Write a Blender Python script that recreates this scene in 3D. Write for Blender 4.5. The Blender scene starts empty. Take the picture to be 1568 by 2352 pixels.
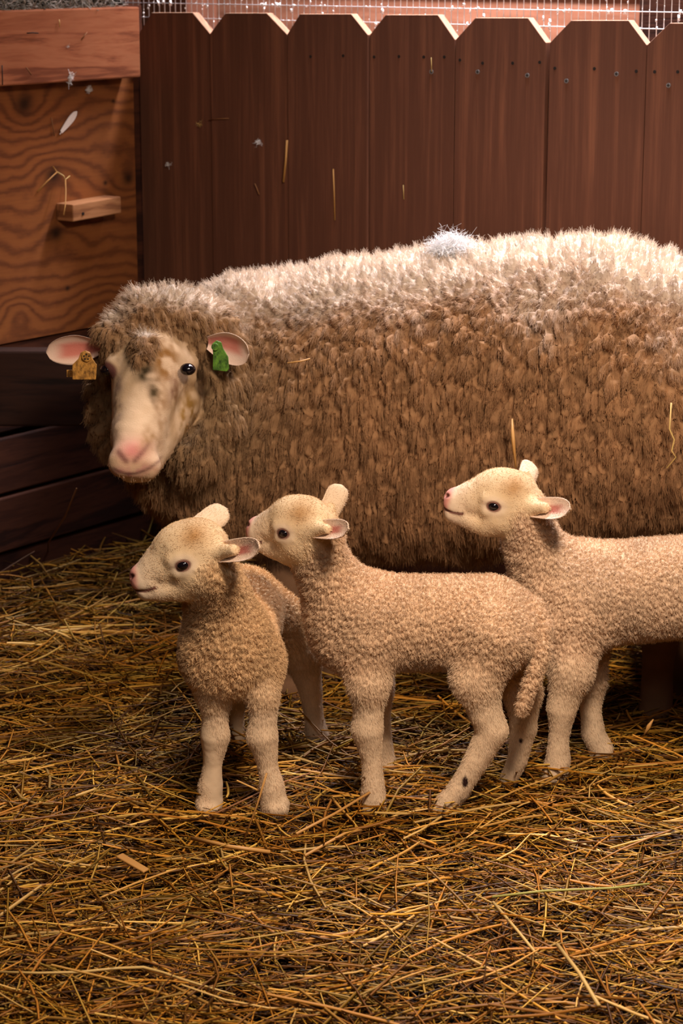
import bpy, math
import numpy as np
from mathutils import Vector

sc = bpy.context.scene
COL = sc.collection
rng = np.random.default_rng(7)

# ------------------------------------------------------------------ camera, light, exposure
CAM_H = 1.10
PITCH = math.radians(14.2)
FPX = 5080.0                      # focal length in pixels of the 1568 px wide frame
cam_d = bpy.data.cameras.new('camera')
cam = bpy.data.objects.new('camera', cam_d)
COL.objects.link(cam)
cam.location = (0, 0, CAM_H)
cam.rotation_euler = (math.pi / 2 - PITCH, 0, 0)
cam_d.sensor_fit = 'HORIZONTAL'
cam_d.sensor_width = 24.0
cam_d.lens = FPX / 1568 * 24.0
cam_d.clip_start = 0.05
cam_d.dof.use_dof = True
cam_d.dof.focus_distance = 2.86
cam_d.dof.aperture_fstop = 10.0
sc.camera = cam

sc.view_settings.view_transform = 'Standard'
sc.view_settings.look = 'None'
sc.view_settings.gamma = 1.0
sc.view_settings.exposure = 0.0
sc.cycles.max_bounces = 6
sc.cycles.diffuse_bounces = 3
sc.cycles.glossy_bounces = 2
sc.cycles.transparent_max_bounces = 4
sc.cycles.use_denoising = True
sc.cycles.use_adaptive_sampling = True
sc.cycles.adaptive_threshold = 0.025
sc.render.hair_type = 'STRIP'

w = bpy.data.worlds.new('world')
sc.world = w
w.use_nodes = True
w.node_tree.nodes['Background'].inputs[0].default_value = (1.0, 0.72, 0.5, 1)
w.node_tree.nodes['Background'].inputs[1].default_value = 0.007


def area(name, loc, target, size, power, color, size_y=None, spread=math.pi):
    d = bpy.data.lights.new(name, 'AREA')
    d.shape = 'RECTANGLE'
    d.size = size
    d.size_y = size_y or size
    d.energy = power
    d.color = color
    d.spread = spread
    o = bpy.data.objects.new(name, d)
    COL.objects.link(o)
    o.location = loc
    v = Vector(target) - Vector(loc)
    o.rotation_euler = v.to_track_quat('-Z', 'Y').to_euler()
    return o


# daylight from the open loft behind the fence, the barn door behind the camera, and a warm lamp overhead
area('loft_daylight', (0.38, 3.48, 2.3), (0.40, 3.36, 0.7), 0.55, 9.0, (0.92, 0.90, 1.0), 0.3, math.radians(62))
area('siding_fill', (0.55, 3.98, 1.95), (0.62, 4.12, 1.0), 1.3, 62, (1.0, 0.93, 0.96), 0.15, math.radians(110))  # extra light added to brighten the back siding and wires, not a window
area('barn_door_daylight', (0.1, 0.2, 2.1), (0.2, 2.9, 0.3), 1.0, 13.5, (1.0, 0.85, 0.73), 0.8)
area('overhead_lamp', (0.36, 1.78, 1.48), (0.28, 2.5, 0.05), 0.22, 18, (1.0, 0.80, 0.61), 0.25, math.radians(130))

# ------------------------------------------------------------------ pixel geometry
CP, SP = math.cos(PITCH), math.sin(PITCH)
FWD = np.array([0, CP, -SP]); UPV = np.array([0, SP, CP]); RGT = np.array([1.0, 0, 0])
EYE = np.array([0, 0, CAM_H])


def ray(u, v):
    return FWD + RGT * ((u - 784) / FPX) + UPV * (-(v - 1176) / FPX)


def P(u, v, Y):
    d = ray(u, v)
    return EYE + d * (Y / d[1])


def G(u, v, z=0.0):
    d = ray(u, v)
    return EYE + d * ((z - CAM_H) / d[2])


def PX(Y, v=1176):
    """metres per pixel at world depth Y"""
    d = ray(784, v)
    return (Y / d[1]) / FPX


# the corner: fence runs to the right and nearer, the plank wall to the left and nearer
CORNER = np.array([-0.365, 4.09, 0.0])
FDIR = np.array([0.8, -0.6, 0]); FNOR = np.array([-0.6, -0.8, 0])
WDIR = np.array([-0.6, -0.8, 0]); WNOR = np.array([0.8, -0.6, 0])


def fence_hit(u, v, off=0.0):
    d = ray(u, v)
    o = CORNER + FNOR * off
    t = np.dot(o - EYE, FNOR) / np.dot(d, FNOR)
    p = EYE + d * t
    return np.dot(p - CORNER, FDIR), p[2]


def wall_hit(u, v, off=0.0):
    d = ray(u, v)
    o = CORNER + WNOR * off
    t = np.dot(o - EYE, WNOR) / np.dot(d, WNOR)
    p = EYE + d * t
    return np.dot(p - CORNER, WDIR), p[2]


def FW(t, off, z):
    return CORNER + FDIR * t + FNOR * off + np.array([0, 0, z])


def WW(s, off, z):
    return CORNER + WDIR * s + WNOR * off + np.array([0, 0, z])


# ------------------------------------------------------------------ numpy noise
def _hash(ix, iy, iz, seed):
    h = (ix.astype(np.uint32) * np.uint32(374761393)) ^ (iy.astype(np.uint32) * np.uint32(668265263)) \
        ^ (iz.astype(np.uint32) * np.uint32(2147483647)) ^ np.uint32((seed * 974634777) & 0xffffffff)
    h = (h ^ (h >> np.uint32(13))) * np.uint32(1274126177)
    h = (h ^ (h >> np.uint32(16))) * np.uint32(2246822519)
    h = h ^ (h >> np.uint32(15))
    return h.astype(np.float32) / np.float32(4294967295.0)


def vnoise(p, seed=0):
    p = np.asarray(p, np.float32)
    i = np.floor(p).astype(np.int64)
    f = p - i
    f = f * f * (3 - 2 * f)
    out = 0
    for dx in (0, 1):
        for dy in (0, 1):
            for dz in (0, 1):
                wt = (f[:, 0] if dx else 1 - f[:, 0]) * (f[:, 1] if dy else 1 - f[:, 1]) * (f[:, 2] if dz else 1 - f[:, 2])
                out = out + wt * _hash(i[:, 0] + dx, i[:, 1] + dy, i[:, 2] + dz, seed)
    return out


def fbm(p, seed=0, octs=3):
    p = np.asarray(p, np.float32)
    s, a, o = 0, 0.5, 0
    for k in range(octs):
        o = o + a * vnoise(p * (2 ** k), seed + k * 17)
        s += a
        a *= 0.5
    return o / s


def worley(p, seed=0):
    """F1, F2 and the nearest feature point"""
    p = np.asarray(p, np.float32)
    i = np.floor(p).astype(np.int64)
    f1 = np.full(len(p), 9.0, np.float32); f2 = f1.copy()
    c = np.zeros_like(p)
    for dx in (-1, 0, 1):
        for dy in (-1, 0, 1):
            for dz in (-1, 0, 1):
                a, b, d = i[:, 0] + dx, i[:, 1] + dy, i[:, 2] + dz
                q = np.stack([a + _hash(a, b, d, seed), b + _hash(a, b, d, seed + 1), d + _hash(a, b, d, seed + 2)], 1).astype(np.float32)
                r = np.sqrt(((p - q) ** 2).sum(1))
                m = r < f1
                f2 = np.where(m, f1, np.minimum(f2, r))
                c[m] = q[m]
                f1 = np.where(m, r, f1)
    return f1, f2, c


def smooth(a, b, x):
    t = np.clip((x - a) / (b - a), 0, 1)
    return t * t * (3 - 2 * t)


# ------------------------------------------------------------------ implicit bodies
class Sdf:
    def __init__(self):
        self.pr = []

    def cone(self, a, b, ra, rb, k=0.02, g='wool', sub=False):
        self.pr.append(('c', np.asarray(a, float), np.asarray(b, float), ra, rb, k, g, sub))

    def ball(self, a, r, k=0.02, g='wool', sub=False):
        self.cone(a, a, r, r, k, g, sub)

    def ell(self, c, axes, radii, k=0.02, g='wool', sub=False):
        self.pr.append(('e', np.asarray(c, float), np.asarray(axes, float), np.asarray(radii, float), None, k, g, sub))

    def chain(self, pts, k=0.02, g='wool'):
        seg = [('c', np.asarray(a, float), np.asarray(b, float), ra, rb) for (a, ra), (b, rb) in zip(pts[:-1], pts[1:])]
        self.pr.append(('h', seg, None, None, None, k, g, False))

    def limb(self, pts, nw=1, k=0.016):
        self.chain(pts[:nw + 1], 0.022, 'wool')
        self.chain(pts[nw:], k, 'leg')

    @staticmethod
    def dist(pr, p):
        if pr[0] == 'h':                      # a limb: the segments share their joints, so joints do not swell
            d = None
            for q in pr[1]:
                e = Sdf.dist(q, p)
                if d is None:
                    d = e
                else:
                    hh = np.maximum(0.006 - np.abs(d - e), 0) / 0.006
                    d = np.minimum(d, e) - hh * hh * 0.0006
            return d
        if pr[0] == 'c':
            a, b, ra, rb = pr[1:5]
            ab = b - a
            L = float(ab @ ab)
            pa = p - a.astype(np.float32)
            t = np.clip((pa @ ab.astype(np.float32)) / L, 0, 1) if L > 1e-12 else np.zeros(p.shape[:-1], np.float32)
            q = pa - t[..., None] * ab.astype(np.float32)
            return np.sqrt((q * q).sum(-1)) - (ra + t * (rb - ra))
        c, ax, r = pr[1:4]
        q = (p - c.astype(np.float32)) @ ax.T.astype(np.float32)
        k0 = np.sqrt(((q / r.astype(np.float32)) ** 2).sum(-1))
        k1 = np.sqrt(((q / (r * r).astype(np.float32)) ** 2).sum(-1)) + 1e-9
        return k0 * (k0 - 1) / k1

    @staticmethod
    def box(pr):
        if pr[0] == 'h':
            bs = [Sdf.box(q) for q in pr[1]]
            return np.min([b[0] for b in bs], 0), np.max([b[1] for b in bs], 0)
        if pr[0] == 'c':
            a, b, ra, rb = pr[1:5]
            m = max(ra, rb)
            return np.minimum(a, b) - m, np.maximum(a, b) + m
        c, ax, r = pr[1:4]
        e = np.sqrt(((ax * r[:, None]) ** 2).sum(0))
        return c - e, c + e

    def at(self, p, group):
        d = np.full(len(p), 1.0, np.float32)
        p = p.astype(np.float32)
        for pr in self.pr:
            if pr[6] in group and not pr[7]:
                d = np.minimum(d, self.dist(pr, p))
        return d

    def mesh(self, h):
        los, his = zip(*[self.box(pr) for pr in self.pr if not pr[7]])
        lo = np.min(los, 0) - 4 * h
        hi = np.max(his, 0) + 4 * h
        n = np.ceil((hi - lo) / h).astype(int) + 1
        F = np.full(n, 1.0, np.float32)
        axs = [(lo[k] + h * np.arange(n[k])).astype(np.float32) for k in range(3)]
        for pr in self.pr:
            k = pr[5]
            bl, bh = self.box(pr)
            i0 = np.maximum(np.floor((bl - k - 3 * h - lo) / h).astype(int), 0)
            i1 = np.minimum(np.ceil((bh + k + 3 * h - lo) / h).astype(int) + 1, n)
            s = tuple(slice(i0[j], i1[j]) for j in range(3))
            g = np.stack(np.meshgrid(*[axs[j][s[j]] for j in range(3)], indexing='ij'), -1)
            d = self.dist(pr, g)
            f = F[s]
            if pr[7]:
                hh = np.maximum(k - np.abs(f + d), 0) / k
                F[s] = np.maximum(f, -d) + hh * hh * k * 0.25
            else:
                hh = np.maximum(k - np.abs(f - d), 0) / k
                F[s] = np.minimum(f, d) - hh * hh * k * 0.25
        return nets(F, lo, h)


def nets(F, lo, h):
    S = F < 0
    c = [S[x:S.shape[0] - 1 + x, y:S.shape[1] - 1 + y, z:S.shape[2] - 1 + z] for x in (0, 1) for y in (0, 1) for z in (0, 1)]
    cnt = sum(a.astype(np.int8) for a in c)
    act = (cnt > 0) & (cnt < 8)
    idx = np.argwhere(act)
    vid = np.full(act.shape, -1, np.int64)
    vid[tuple(idx.T)] = np.arange(len(idx))
    acc = np.zeros((len(idx), 3)); num = np.zeros(len(idx))
    co = [np.array(o) for o in np.ndindex(2, 2, 2)]
    for a in co:
        for ax in range(3):
            if a[ax]:
                continue
            b = a.copy(); b[ax] = 1
            fa = F[tuple((idx + a).T)]; fb = F[tuple((idx + b).T)]
            m = (fa < 0) != (fb < 0)
            t = fa / np.where(m, fa - fb, 1)
            q = idx + a + t[:, None] * (b - a)
            acc[m] += q[m]; num[m] += 1
    V = lo + h * acc / num[:, None]
    faces = []
    for ax in range(3):
        sl0 = [slice(None)] * 3; sl1 = [slice(None)] * 3
        sl0[ax] = slice(0, -1); sl1[ax] = slice(1, None)
        A = S[tuple(sl0)]; B = S[tuple(sl1)]
        e = np.argwhere(A != B)
        o1, o2 = (ax + 1) % 3, (ax + 2) % 3
        ok = (e[:, o1] > 0) & (e[:, o2] > 0) & (e[:, o1] < act.shape[o1]) & (e[:, o2] < act.shape[o2])
        e = e[ok]
        def cell(d1, d2):
            q = e.copy(); q[:, o1] -= d1; q[:, o2] -= d2
            return vid[tuple(q.T)]
        quad = np.stack([cell(1, 1), cell(0, 1), cell(0, 0), cell(1, 0)], 1)
        inside = A[tuple(e.T)]
        quad[~inside] = quad[~inside][:, ::-1]
        faces.append(quad)
    Fq = np.concatenate(faces)
    for _ in range(2):                       # relax the grid stepping
        s = np.zeros_like(V); n = np.zeros(len(V))
        for k in range(4):
            for j in (1, 3):
                np.add.at(s, Fq[:, k], V[Fq[:, (k + j) % 4]]); np.add.at(n, Fq[:, k], 1)
        V = V * 0.45 + 0.55 * s / np.maximum(n, 1)[:, None]
    return V, Fq


def normals(V, Fq):
    a = V[Fq[:, 2]] - V[Fq[:, 0]]; b = V[Fq[:, 3]] - V[Fq[:, 1]]
    fn = np.cross(a, b)
    N = np.zeros_like(V)
    for k in range(4):
        np.add.at(N, Fq[:, k], fn)
    N /= np.linalg.norm(N, axis=1)[:, None] + 1e-12
    return N


# ------------------------------------------------------------------ mesh building
def link(name, me, mat=None, parent=None, loc=None):
    o = bpy.data.objects.new(name, me)
    COL.objects.link(o)
    if mat is not None and hasattr(me, 'materials'):
        me.materials.append(mat)
    if loc is not None:
        o.location = tuple(loc)
    if parent is not None:
        o.parent = parent
        o.matrix_parent_inverse = mat_loc_inv(parent)
    return o


def mat_loc_inv(parent):
    from mathutils import Matrix
    return Matrix.Translation(parent.location).inverted()


def mesh_np(name, V, faces, mat, parent=None, colors=None, smooth_=True, loc=None):
    """faces: (n,k) array; vertices in world space, object origin at loc"""
    V = np.asarray(V, float)
    if loc is None:
        loc = np.array([V[:, 0].mean(), V[:, 1].mean(), V[:, 2].min()])
    me = bpy.data.meshes.new(name)
    faces = np.asarray(faces)
    n, k = faces.shape
    me.vertices.add(len(V)); me.vertices.foreach_set('co', (V - loc).astype(np.float32).ravel())
    me.loops.add(n * k); me.loops.foreach_set('vertex_index', faces.astype(np.int32).ravel())
    me.polygons.add(n)
    me.polygons.foreach_set('loop_start', np.arange(0, n * k, k, dtype=np.int32))
    me.polygons.foreach_set('use_smooth', np.full(n, smooth_, bool))
    me.update(calc_edges=True)
    if colors is not None:
        a = me.color_attributes.new('tint', 'FLOAT_COLOR', 'POINT')
        c4 = np.ones((len(V), 4), np.float32); c4[:, :3] = colors
        a.data.foreach_set('color', c4.ravel())
    me.validate()
    return link(name, me, mat, parent, loc)


class MB:
    """collects shapes into ONE mesh"""
    def __init__(self):
        self.v = []; self.f = []

    def add(self, V, F):
        o = len(self.v)
        self.v += [tuple(map(float, p)) for p in V]
        self.f += [tuple(i + o for i in f) for f in F]

    def hexa(self, p):
        """8 corners: bottom 0-3, top 4-7"""
        self.add(p, [(0, 3, 2, 1), (4, 5, 6, 7), (0, 1, 5, 4), (1, 2, 6, 5), (2, 3, 7, 6), (3, 0, 4, 7)])

    def prism(self, poly, off):
        """polygon (list of 3d points) extruded by the vector off"""
        n = len(poly)
        a = [np.asarray(p, float) for p in poly]; b = [p + off for p in a]
        self.add(a + b, [tuple(range(n)), tuple(range(2 * n - 1, n - 1, -1))] + [(i, i + n, (i + 1) % n + n, (i + 1) % n) for i in range(n)])

    def tube(self, pts, r, sides=6):
        pts = [np.asarray(p, float) for p in pts]
        n = len(pts)
        rr = r if hasattr(r, '__len__') else [r] * n
        V = []
        for i, p in enumerate(pts):
            t = pts[min(i + 1, n - 1)] - pts[max(i - 1, 0)]
            t /= np.linalg.norm(t) + 1e-12
            a = np.cross(t, [0.31, 0.2, 0.93]); a /= np.linalg.norm(a) + 1e-12
            b = np.cross(t, a)
            V += [p + rr[i] * (math.cos(q) * a + math.sin(q) * b) for q in np.arange(sides) * 2 * math.pi / sides]
        F = [(i * sides + j, i * sides + (j + 1) % sides, (i + 1) * sides + (j + 1) % sides, (i + 1) * sides + j) for i in range(n - 1) for j in range(sides)]
        F += [tuple(range(sides - 1, -1, -1)), tuple((n - 1) * sides + j for j in range(sides))]
        self.add(V, F)

    def ball(self, c, r, seg=16, ax=None):
        c = np.asarray(c, float)
        ax = np.eye(3) if ax is None else np.asarray(ax)
        r = np.array([r, r, r]) if np.isscalar(r) else np.asarray(r)
        V = [c + ax.T @ (r * np.array([0, 0, 1.0]))]
        rings = seg // 2
        for i in range(1, rings):
            th = math.pi * i / rings
            for j in range(seg):
                ph = 2 * math.pi * j / seg
                V.append(c + ax.T @ (r * np.array([math.sin(th) * math.cos(ph), math.sin(th) * math.sin(ph), math.cos(th)])))
        V.append(c - ax.T @ (r * np.array([0, 0, 1.0])))
        F = [(0, 1 + j, 1 + (j + 1) % seg) for j in range(seg)]
        for i in range(rings - 2):
            F += [(1 + i * seg + j, 1 + (i + 1) * seg + j, 1 + (i + 1) * seg + (j + 1) % seg, 1 + i * seg + (j + 1) % seg) for j in range(seg)]
        l = len(V) - 1
        F += [(l, 1 + (rings - 2) * seg + (j + 1) % seg, 1 + (rings - 2) * seg + j) for j in range(seg)]
        self.add(V, F)

    def build(self, name, mat, parent=None, smooth_=False, loc=None, bevel=0):
        V = np.array(self.v)
        if loc is None:
            loc = np.array([V[:, 0].mean(), V[:, 1].mean(), V[:, 2].min()])
        me = bpy.data.meshes.new(name)
        me.from_pydata([tuple(p) for p in (V - loc)], [], self.f)
        me.polygons.foreach_set('use_smooth', [smooth_] * len(me.polygons))
        me.update()
        import bmesh
        bm = bmesh.new(); bm.from_mesh(me)
        bmesh.ops.recalc_face_normals(bm, faces=bm.faces)
        bm.to_mesh(me); bm.free()
        o = link(name, me, mat, parent, loc)
        if bevel:
            m = o.modifiers.new('bevel', 'BEVEL'); m.width = bevel; m.segments = 2; m.limit_method = 'ANGLE'
        return o


def tag(o, label=None, cat=None, group=None, kind=None):
    if label: o['label'] = label
    if cat: o['category'] = cat
    if group: o['group'] = group
    if kind: o['kind'] = kind
    return o


def empty(name, loc):
    o = bpy.data.objects.new(name, None)
    COL.objects.link(o)
    o.location = tuple(loc)
    o.empty_display_size = 0.05
    return o


def strands(name, pts, r0, r1, cols, mat, parent):
    """pts (n,k,3) world space, one hair object"""
    n, k = pts.shape[:2]
    cv = bpy.data.hair_curves.new(name)
    cv.add_curves([k] * n)
    loc = np.array(parent.location) if parent is not None else np.zeros(3)
    cv.attributes['position'].data.foreach_set('vector', (pts - loc).astype(np.float32).ravel())
    ra = cv.attributes.get('radius') or cv.attributes.new('radius', 'FLOAT', 'POINT')
    r0 = np.broadcast_to(np.asarray(r0, np.float32), (n,)); r1 = np.broadcast_to(np.asarray(r1, np.float32), (n,))
    tt = np.linspace(0, 1, k, dtype=np.float32)[None, :]
    ra.data.foreach_set('value', (r0[:, None] * (1 - tt) + r1[:, None] * tt).astype(np.float32).ravel())
    ca = cv.attributes.new('tint', 'FLOAT_COLOR', 'CURVE')
    c4 = np.ones((n, 4), np.float32); c4[:, :3] = cols
    ca.data.foreach_set('color', c4.ravel())
    cv.materials.append(mat)
    o = bpy.data.objects.new(name, cv)
    COL.objects.link(o)
    if parent is not None:
        o.location = tuple(loc)
        o.parent = parent
        o.matrix_parent_inverse = mat_loc_inv(parent)
    return o


# ------------------------------------------------------------------ materials
class NT:
    def __init__(self, name, rough=0.8, spec=0.3):
        self.m = bpy.data.materials.new(name)
        self.m.use_nodes = True
        self.t = self.m.node_tree
        self.b = self.t.nodes['Principled BSDF']
        self.b.inputs['Roughness'].default_value = rough
        self.b.inputs['Specular IOR Level'].default_value = spec

    def n(self, kind, **kw):
        o = self.t.nodes.new(kind)
        for k, v in kw.items():
            setattr(o, k, v)
        return o

    def l(self, a, b):
        self.t.links.new(a, b)

    def put(self, sock, val):
        if hasattr(val, 'is_linked'):
            self.l(val, sock)
        else:
            sock.default_value = val

    def math(self, op, a, b=None, c=None):
        o = self.n('ShaderNodeMath', operation=op)
        self.put(o.inputs[0], a)
        if b is not None: self.put(o.inputs[1], b)
        if c is not None: self.put(o.inputs[2], c)
        return o.outputs[0]

    def noise(self, vec, scale, detail=4, rough=0.55, dist=0.0):
        o = self.n('ShaderNodeTexNoise')
        self.l(vec, o.inputs['Vector'])
        o.inputs['Scale'].default_value = scale
        o.inputs['Detail'].default_value = detail
        o.inputs['Roughness'].default_value = rough
        o.inputs['Distortion'].default_value = dist
        return o.outputs['Fac']

    def mapping(self, vec, scale=(1, 1, 1), loc=(0, 0, 0)):
        o = self.n('ShaderNodeMapping')
        self.l(vec, o.inputs['Vector'])
        o.inputs['Scale'].default_value = scale
        self.put(o.inputs['Location'], loc)
        return o.outputs[0]

    def ramp(self, fac, stops):
        o = self.n('ShaderNodeValToRGB')
        self.l(fac, o.inputs[0])
        e = o.color_ramp.elements
        while len(e) < len(stops):
            e.new(0.5)
        for el, (p, c) in zip(e, stops):
            el.position = p
            el.color = (*c, 1) if len(c) == 3 else c
        return o.outputs[0]

    def mix(self, fac, a, b, mode='MIX'):
        o = self.n('ShaderNodeMix', data_type='RGBA', blend_type=mode)
        self.put(o.inputs[0], fac)
        self.put(o.inputs[6], a if hasattr(a, 'is_linked') else (*a, 1))
        self.put(o.inputs[7], b if hasattr(b, 'is_linked') else (*b, 1))
        return o.outputs[2]

    def bump(self, h, strength=0.4, dist=0.002):
        o = self.n('ShaderNodeBump')
        o.inputs['Strength'].default_value = strength
        o.inputs['Distance'].default_value = dist
        self.l(h, o.inputs['Height'])
        self.l(o.outputs[0], self.b.inputs['Normal'])

    def obj(self):
        return self.n('ShaderNodeTexCoord').outputs['Object']

    def col(self, c):
        self.put(self.b.inputs['Base Color'], c if hasattr(c, 'is_linked') else (*c, 1))
        return self


def plain(name, c, rough=0.7, spec=0.3, metal=0):
    t = NT(name, rough, spec); t.col(c); t.b.inputs['Metallic'].default_value = metal
    return t.m


def wood(name, dark, mid, light, axis_scale, ring=1.0, rough=0.75, spec=0.25):
    """long grain: axis_scale stretches the noise along the board"""
    t = NT(name, rough, spec)
    oc = t.obj()
    rnd = t.n('ShaderNodeObjectInfo').outputs['Random']
    comb = t.n('ShaderNodeCombineXYZ')
    t.l(t.math('MULTIPLY', rnd, 31.0), comb.inputs[0]); t.l(t.math('MULTIPLY', rnd, 17.0), comb.inputs[2])
    mp = t.mapping(oc, axis_scale, comb.outputs[0])
    a = t.noise(mp, 1.0, 6, 0.6, 0.3)
    fine = t.noise(t.mapping(oc, tuple(s * 5 for s in axis_scale)), 1.0, 3, 0.6)
    rings = t.math('SINE', t.math('MULTIPLY', a, 34.0 * ring))
    rings = t.math('MULTIPLY_ADD', rings, 0.16, 0.0)
    f = t.math('ADD', t.math('MULTIPLY_ADD', fine, 0.35, -0.17), t.math('ADD', a, rings))
    c = t.ramp(f, [(0.25, dark), (0.5, mid), (0.8, light)])
    big = t.noise(oc, 7.0, 3)
    c = t.mix(t.math('MULTIPLY', big, 0.35), c, dark)
    t.col(c)
    t.bump(f, 0.35, 0.0012)
    return t.m


def tint_mat(name, rough=0.75, spec=0.2, bump_scale=None, bump_d=0.001, sheen=0.0):
    t = NT(name, rough, spec)
    at = t.n('ShaderNodeAttribute', attribute_name='tint')
    t.l(at.outputs['Color'], t.b.inputs['Base Color'])
    if sheen:
        t.b.inputs['Sheen Weight'].default_value = sheen
    if bump_scale:
        t.bump(t.noise(t.obj(), bump_scale, 4, 0.65), 0.5, bump_d)
    return t.m


M_FENCE = wood('stained_fence_wood', (0.115, 0.043, 0.024), (0.165, 0.062, 0.034), (0.23, 0.088, 0.045), (60, 60, 2.2), 0.30)
M_TOP_LIT = plain('lit_top_wood', (0.45, 0.26, 0.17), 0.9)
M_BEAM = wood('beam_wood', (0.17, 0.05, 0.021), (0.34, 0.115, 0.05), (0.44, 0.17, 0.08), (3, 3, 26), 0.8)
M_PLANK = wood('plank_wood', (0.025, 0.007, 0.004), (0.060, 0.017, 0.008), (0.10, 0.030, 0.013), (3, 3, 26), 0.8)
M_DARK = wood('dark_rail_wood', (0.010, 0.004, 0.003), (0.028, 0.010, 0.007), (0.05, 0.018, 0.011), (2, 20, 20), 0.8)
M_BLOCK = wood('block_wood', (0.20, 0.075, 0.03), (0.36, 0.15, 0.06), (0.46, 0.21, 0.09), (5, 5, 40), 0.7)
M_SIDING = wood('siding_wood', (0.26, 0.10, 0.055), (0.42, 0.17, 0.10), (0.52, 0.25, 0.16), (3, 3, 20), 0.6)
M_STEEL = plain('galvanised_steel', (0.72, 0.72, 0.75), 0.5, 0.5, 0.15)
M_SCREW = plain('dull_screw', (0.22, 0.20, 0.20), 0.5, 0.4, 0.3)
M_NAIL = plain('dark_nail', (0.02, 0.014, 0.012), 0.6)
M_LINT = plain('white_lint', (0.86, 0.84, 0.84), 0.95, 0.1)
M_SKIN = tint_mat('lamb_coat', 0.85, 0.12, 900, 0.0006)
M_EWE = tint_mat('ewe_coat', 0.9, 0.08, 500, 0.0012)
M_HAIR = tint_mat('wool_fibre', 0.75, 0.15)
M_STRAW = tint_mat('straw', 0.40, 0.25)
M_EYE = NT('dark_eye', 0.06, 0.7).col((0.006, 0.004, 0.006)).m


def panel_mat():
    """cathedral grain bending round knots"""
    t = NT('plywood_grain', 0.6, 0.3)
    oc = t.obj()
    sep = t.n('ShaderNodeSeparateXYZ'); t.l(oc, sep.inputs[0])
    # local s (along the wall) from x and y
    s = t.math('ADD', t.math('MULTIPLY', sep.outputs[0], -0.6), t.math('MULTIPLY', sep.outputs[1], -0.8))
    z = sep.outputs[2]
    wob = t.noise(t.mapping(oc, (3.2, 3.2, 4.5)), 1.0, 3, 0.5)
    fld = t.math('ADD', t.math('MULTIPLY', z, 1.0), t.math('MULTIPLY_ADD', wob, 0.16, 0.0))
    fld = t.math('ADD', fld, t.math('MULTIPLY', s, -0.10))
    dark = None
    for ks, kz, amp, sig, rad in PANEL_KNOTS:
        dx = t.math('SUBTRACT', s, ks); dz = t.math('SUBTRACT', z, kz)
        d2 = t.math('ADD', t.math('MULTIPLY', dx, dx), t.math('MULTIPLY', t.math('MULTIPLY', dz, dz), 1.6))
        fld = t.math('ADD', fld, t.math('MULTIPLY', t.math('EXPONENT', t.math('MULTIPLY', d2, -1.0 / (sig * sig))), amp))
        if rad:
            k = t.math('EXPONENT', t.math('MULTIPLY', d2, -1.0 / (rad * rad)))
            dark = k if dark is None else t.math('MAXIMUM', dark, k)
    jit = t.noise(t.mapping(oc, (30, 30, 60)), 1.0, 3, 0.6)
    ph = t.math('ADD', t.math('MULTIPLY', fld, 215.0), t.math('MULTIPLY', jit, 4.2))
    r = t.math('MULTIPLY_ADD', t.math('SINE', ph), 0.5, 0.5)
    r = t.math('POWER', r, 1.6)
    fib = t.noise(t.mapping(oc, (16, 16, 240)), 1.0, 3, 0.6)
    f = t.math('ADD', t.math('MULTIPLY', r, 0.50), t.math('MULTIPLY', fib, 0.50))
    c = t.ramp(f, [(0.10, (0.34, 0.115, 0.030)), (0.45, (0.26, 0.083, 0.023)), (0.85, (0.13, 0.038, 0.012))])
    blot = t.noise(oc, 5.0, 3)
    c = t.mix(t.math('MULTIPLY', blot, 0.5), c, (0.11, 0.034, 0.012))
    c = t.mix(t.math('MULTIPLY', dark, 0.93), c, (0.018, 0.007, 0.004))
    t.col(c)
    t.bump(f, 0.2, 0.001)
    return t.m


# ------------------------------------------------------------------ the setting
def ground_h(x, y):
    p = np.stack([np.asarray(x) * 3.1, np.asarray(y) * 3.1, np.zeros_like(np.asarray(x))], 1)
    h = (fbm(p, 3) - 0.5) * 0.05
    # the litter is banked up a little into the corner
    q = np.stack([np.asarray(x), np.asarray(y), np.zeros_like(np.asarray(x))], 1) - CORNER
    dw = q @ WNOR
    h = h + 0.05 * np.exp(-np.clip(dw, 0, None) / 0.16)
    return h


gx, gy = np.meshgrid(np.linspace(-1.6, 1.8, 120), np.linspace(1.4, 5.4, 140), indexing='ij')
gz = ground_h(gx.ravel(), gy.ravel()) - 0.035
Vg = np.stack([gx.ravel(), gy.ravel(), gz], 1)
ii = np.arange(120 * 140).reshape(120, 140)
Fg = np.stack([ii[:-1, :-1].ravel(), ii[1:, :-1].ravel(), ii[1:, 1:].ravel(), ii[:-1, 1:].ravel()], 1)
tg = NT('trampled_litter', 0.95, 0.1)
tg.col(tg.ramp(tg.noise(tg.obj(), 60, 6), [(0.3, (0.012, 0.005, 0.002)), (0.6, (0.05, 0.02, 0.007)), (0.8, (0.10, 0.045, 0.014))]))
tg.bump(tg.noise(tg.obj(), 140, 4), 1.0, 0.006)
tag(mesh_np('floor', Vg, Fg, tg.m, loc=np.array([0, 3, 0])), kind='structure')

# left wall: backing, beam, panel, planks
BEAM_Z = wall_hit(150, 20, 0.055)[1]
mb = MB()
mb.hexa([WW(-0.02, -0.06, -0.06), WW(2.2, -0.06, -0.06), WW(2.2, -0.012, -0.06), WW(-0.02, -0.012, -0.06),
         WW(-0.02, -0.06, BEAM_Z), WW(2.2, -0.06, BEAM_Z), WW(2.2, -0.012, BEAM_Z), WW(-0.02, -0.012, BEAM_Z)])
tag(mb.build('wall_left', M_PLANK), 'dark board wall behind the panel and planks at the left', 'wall', kind='structure')


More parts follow.
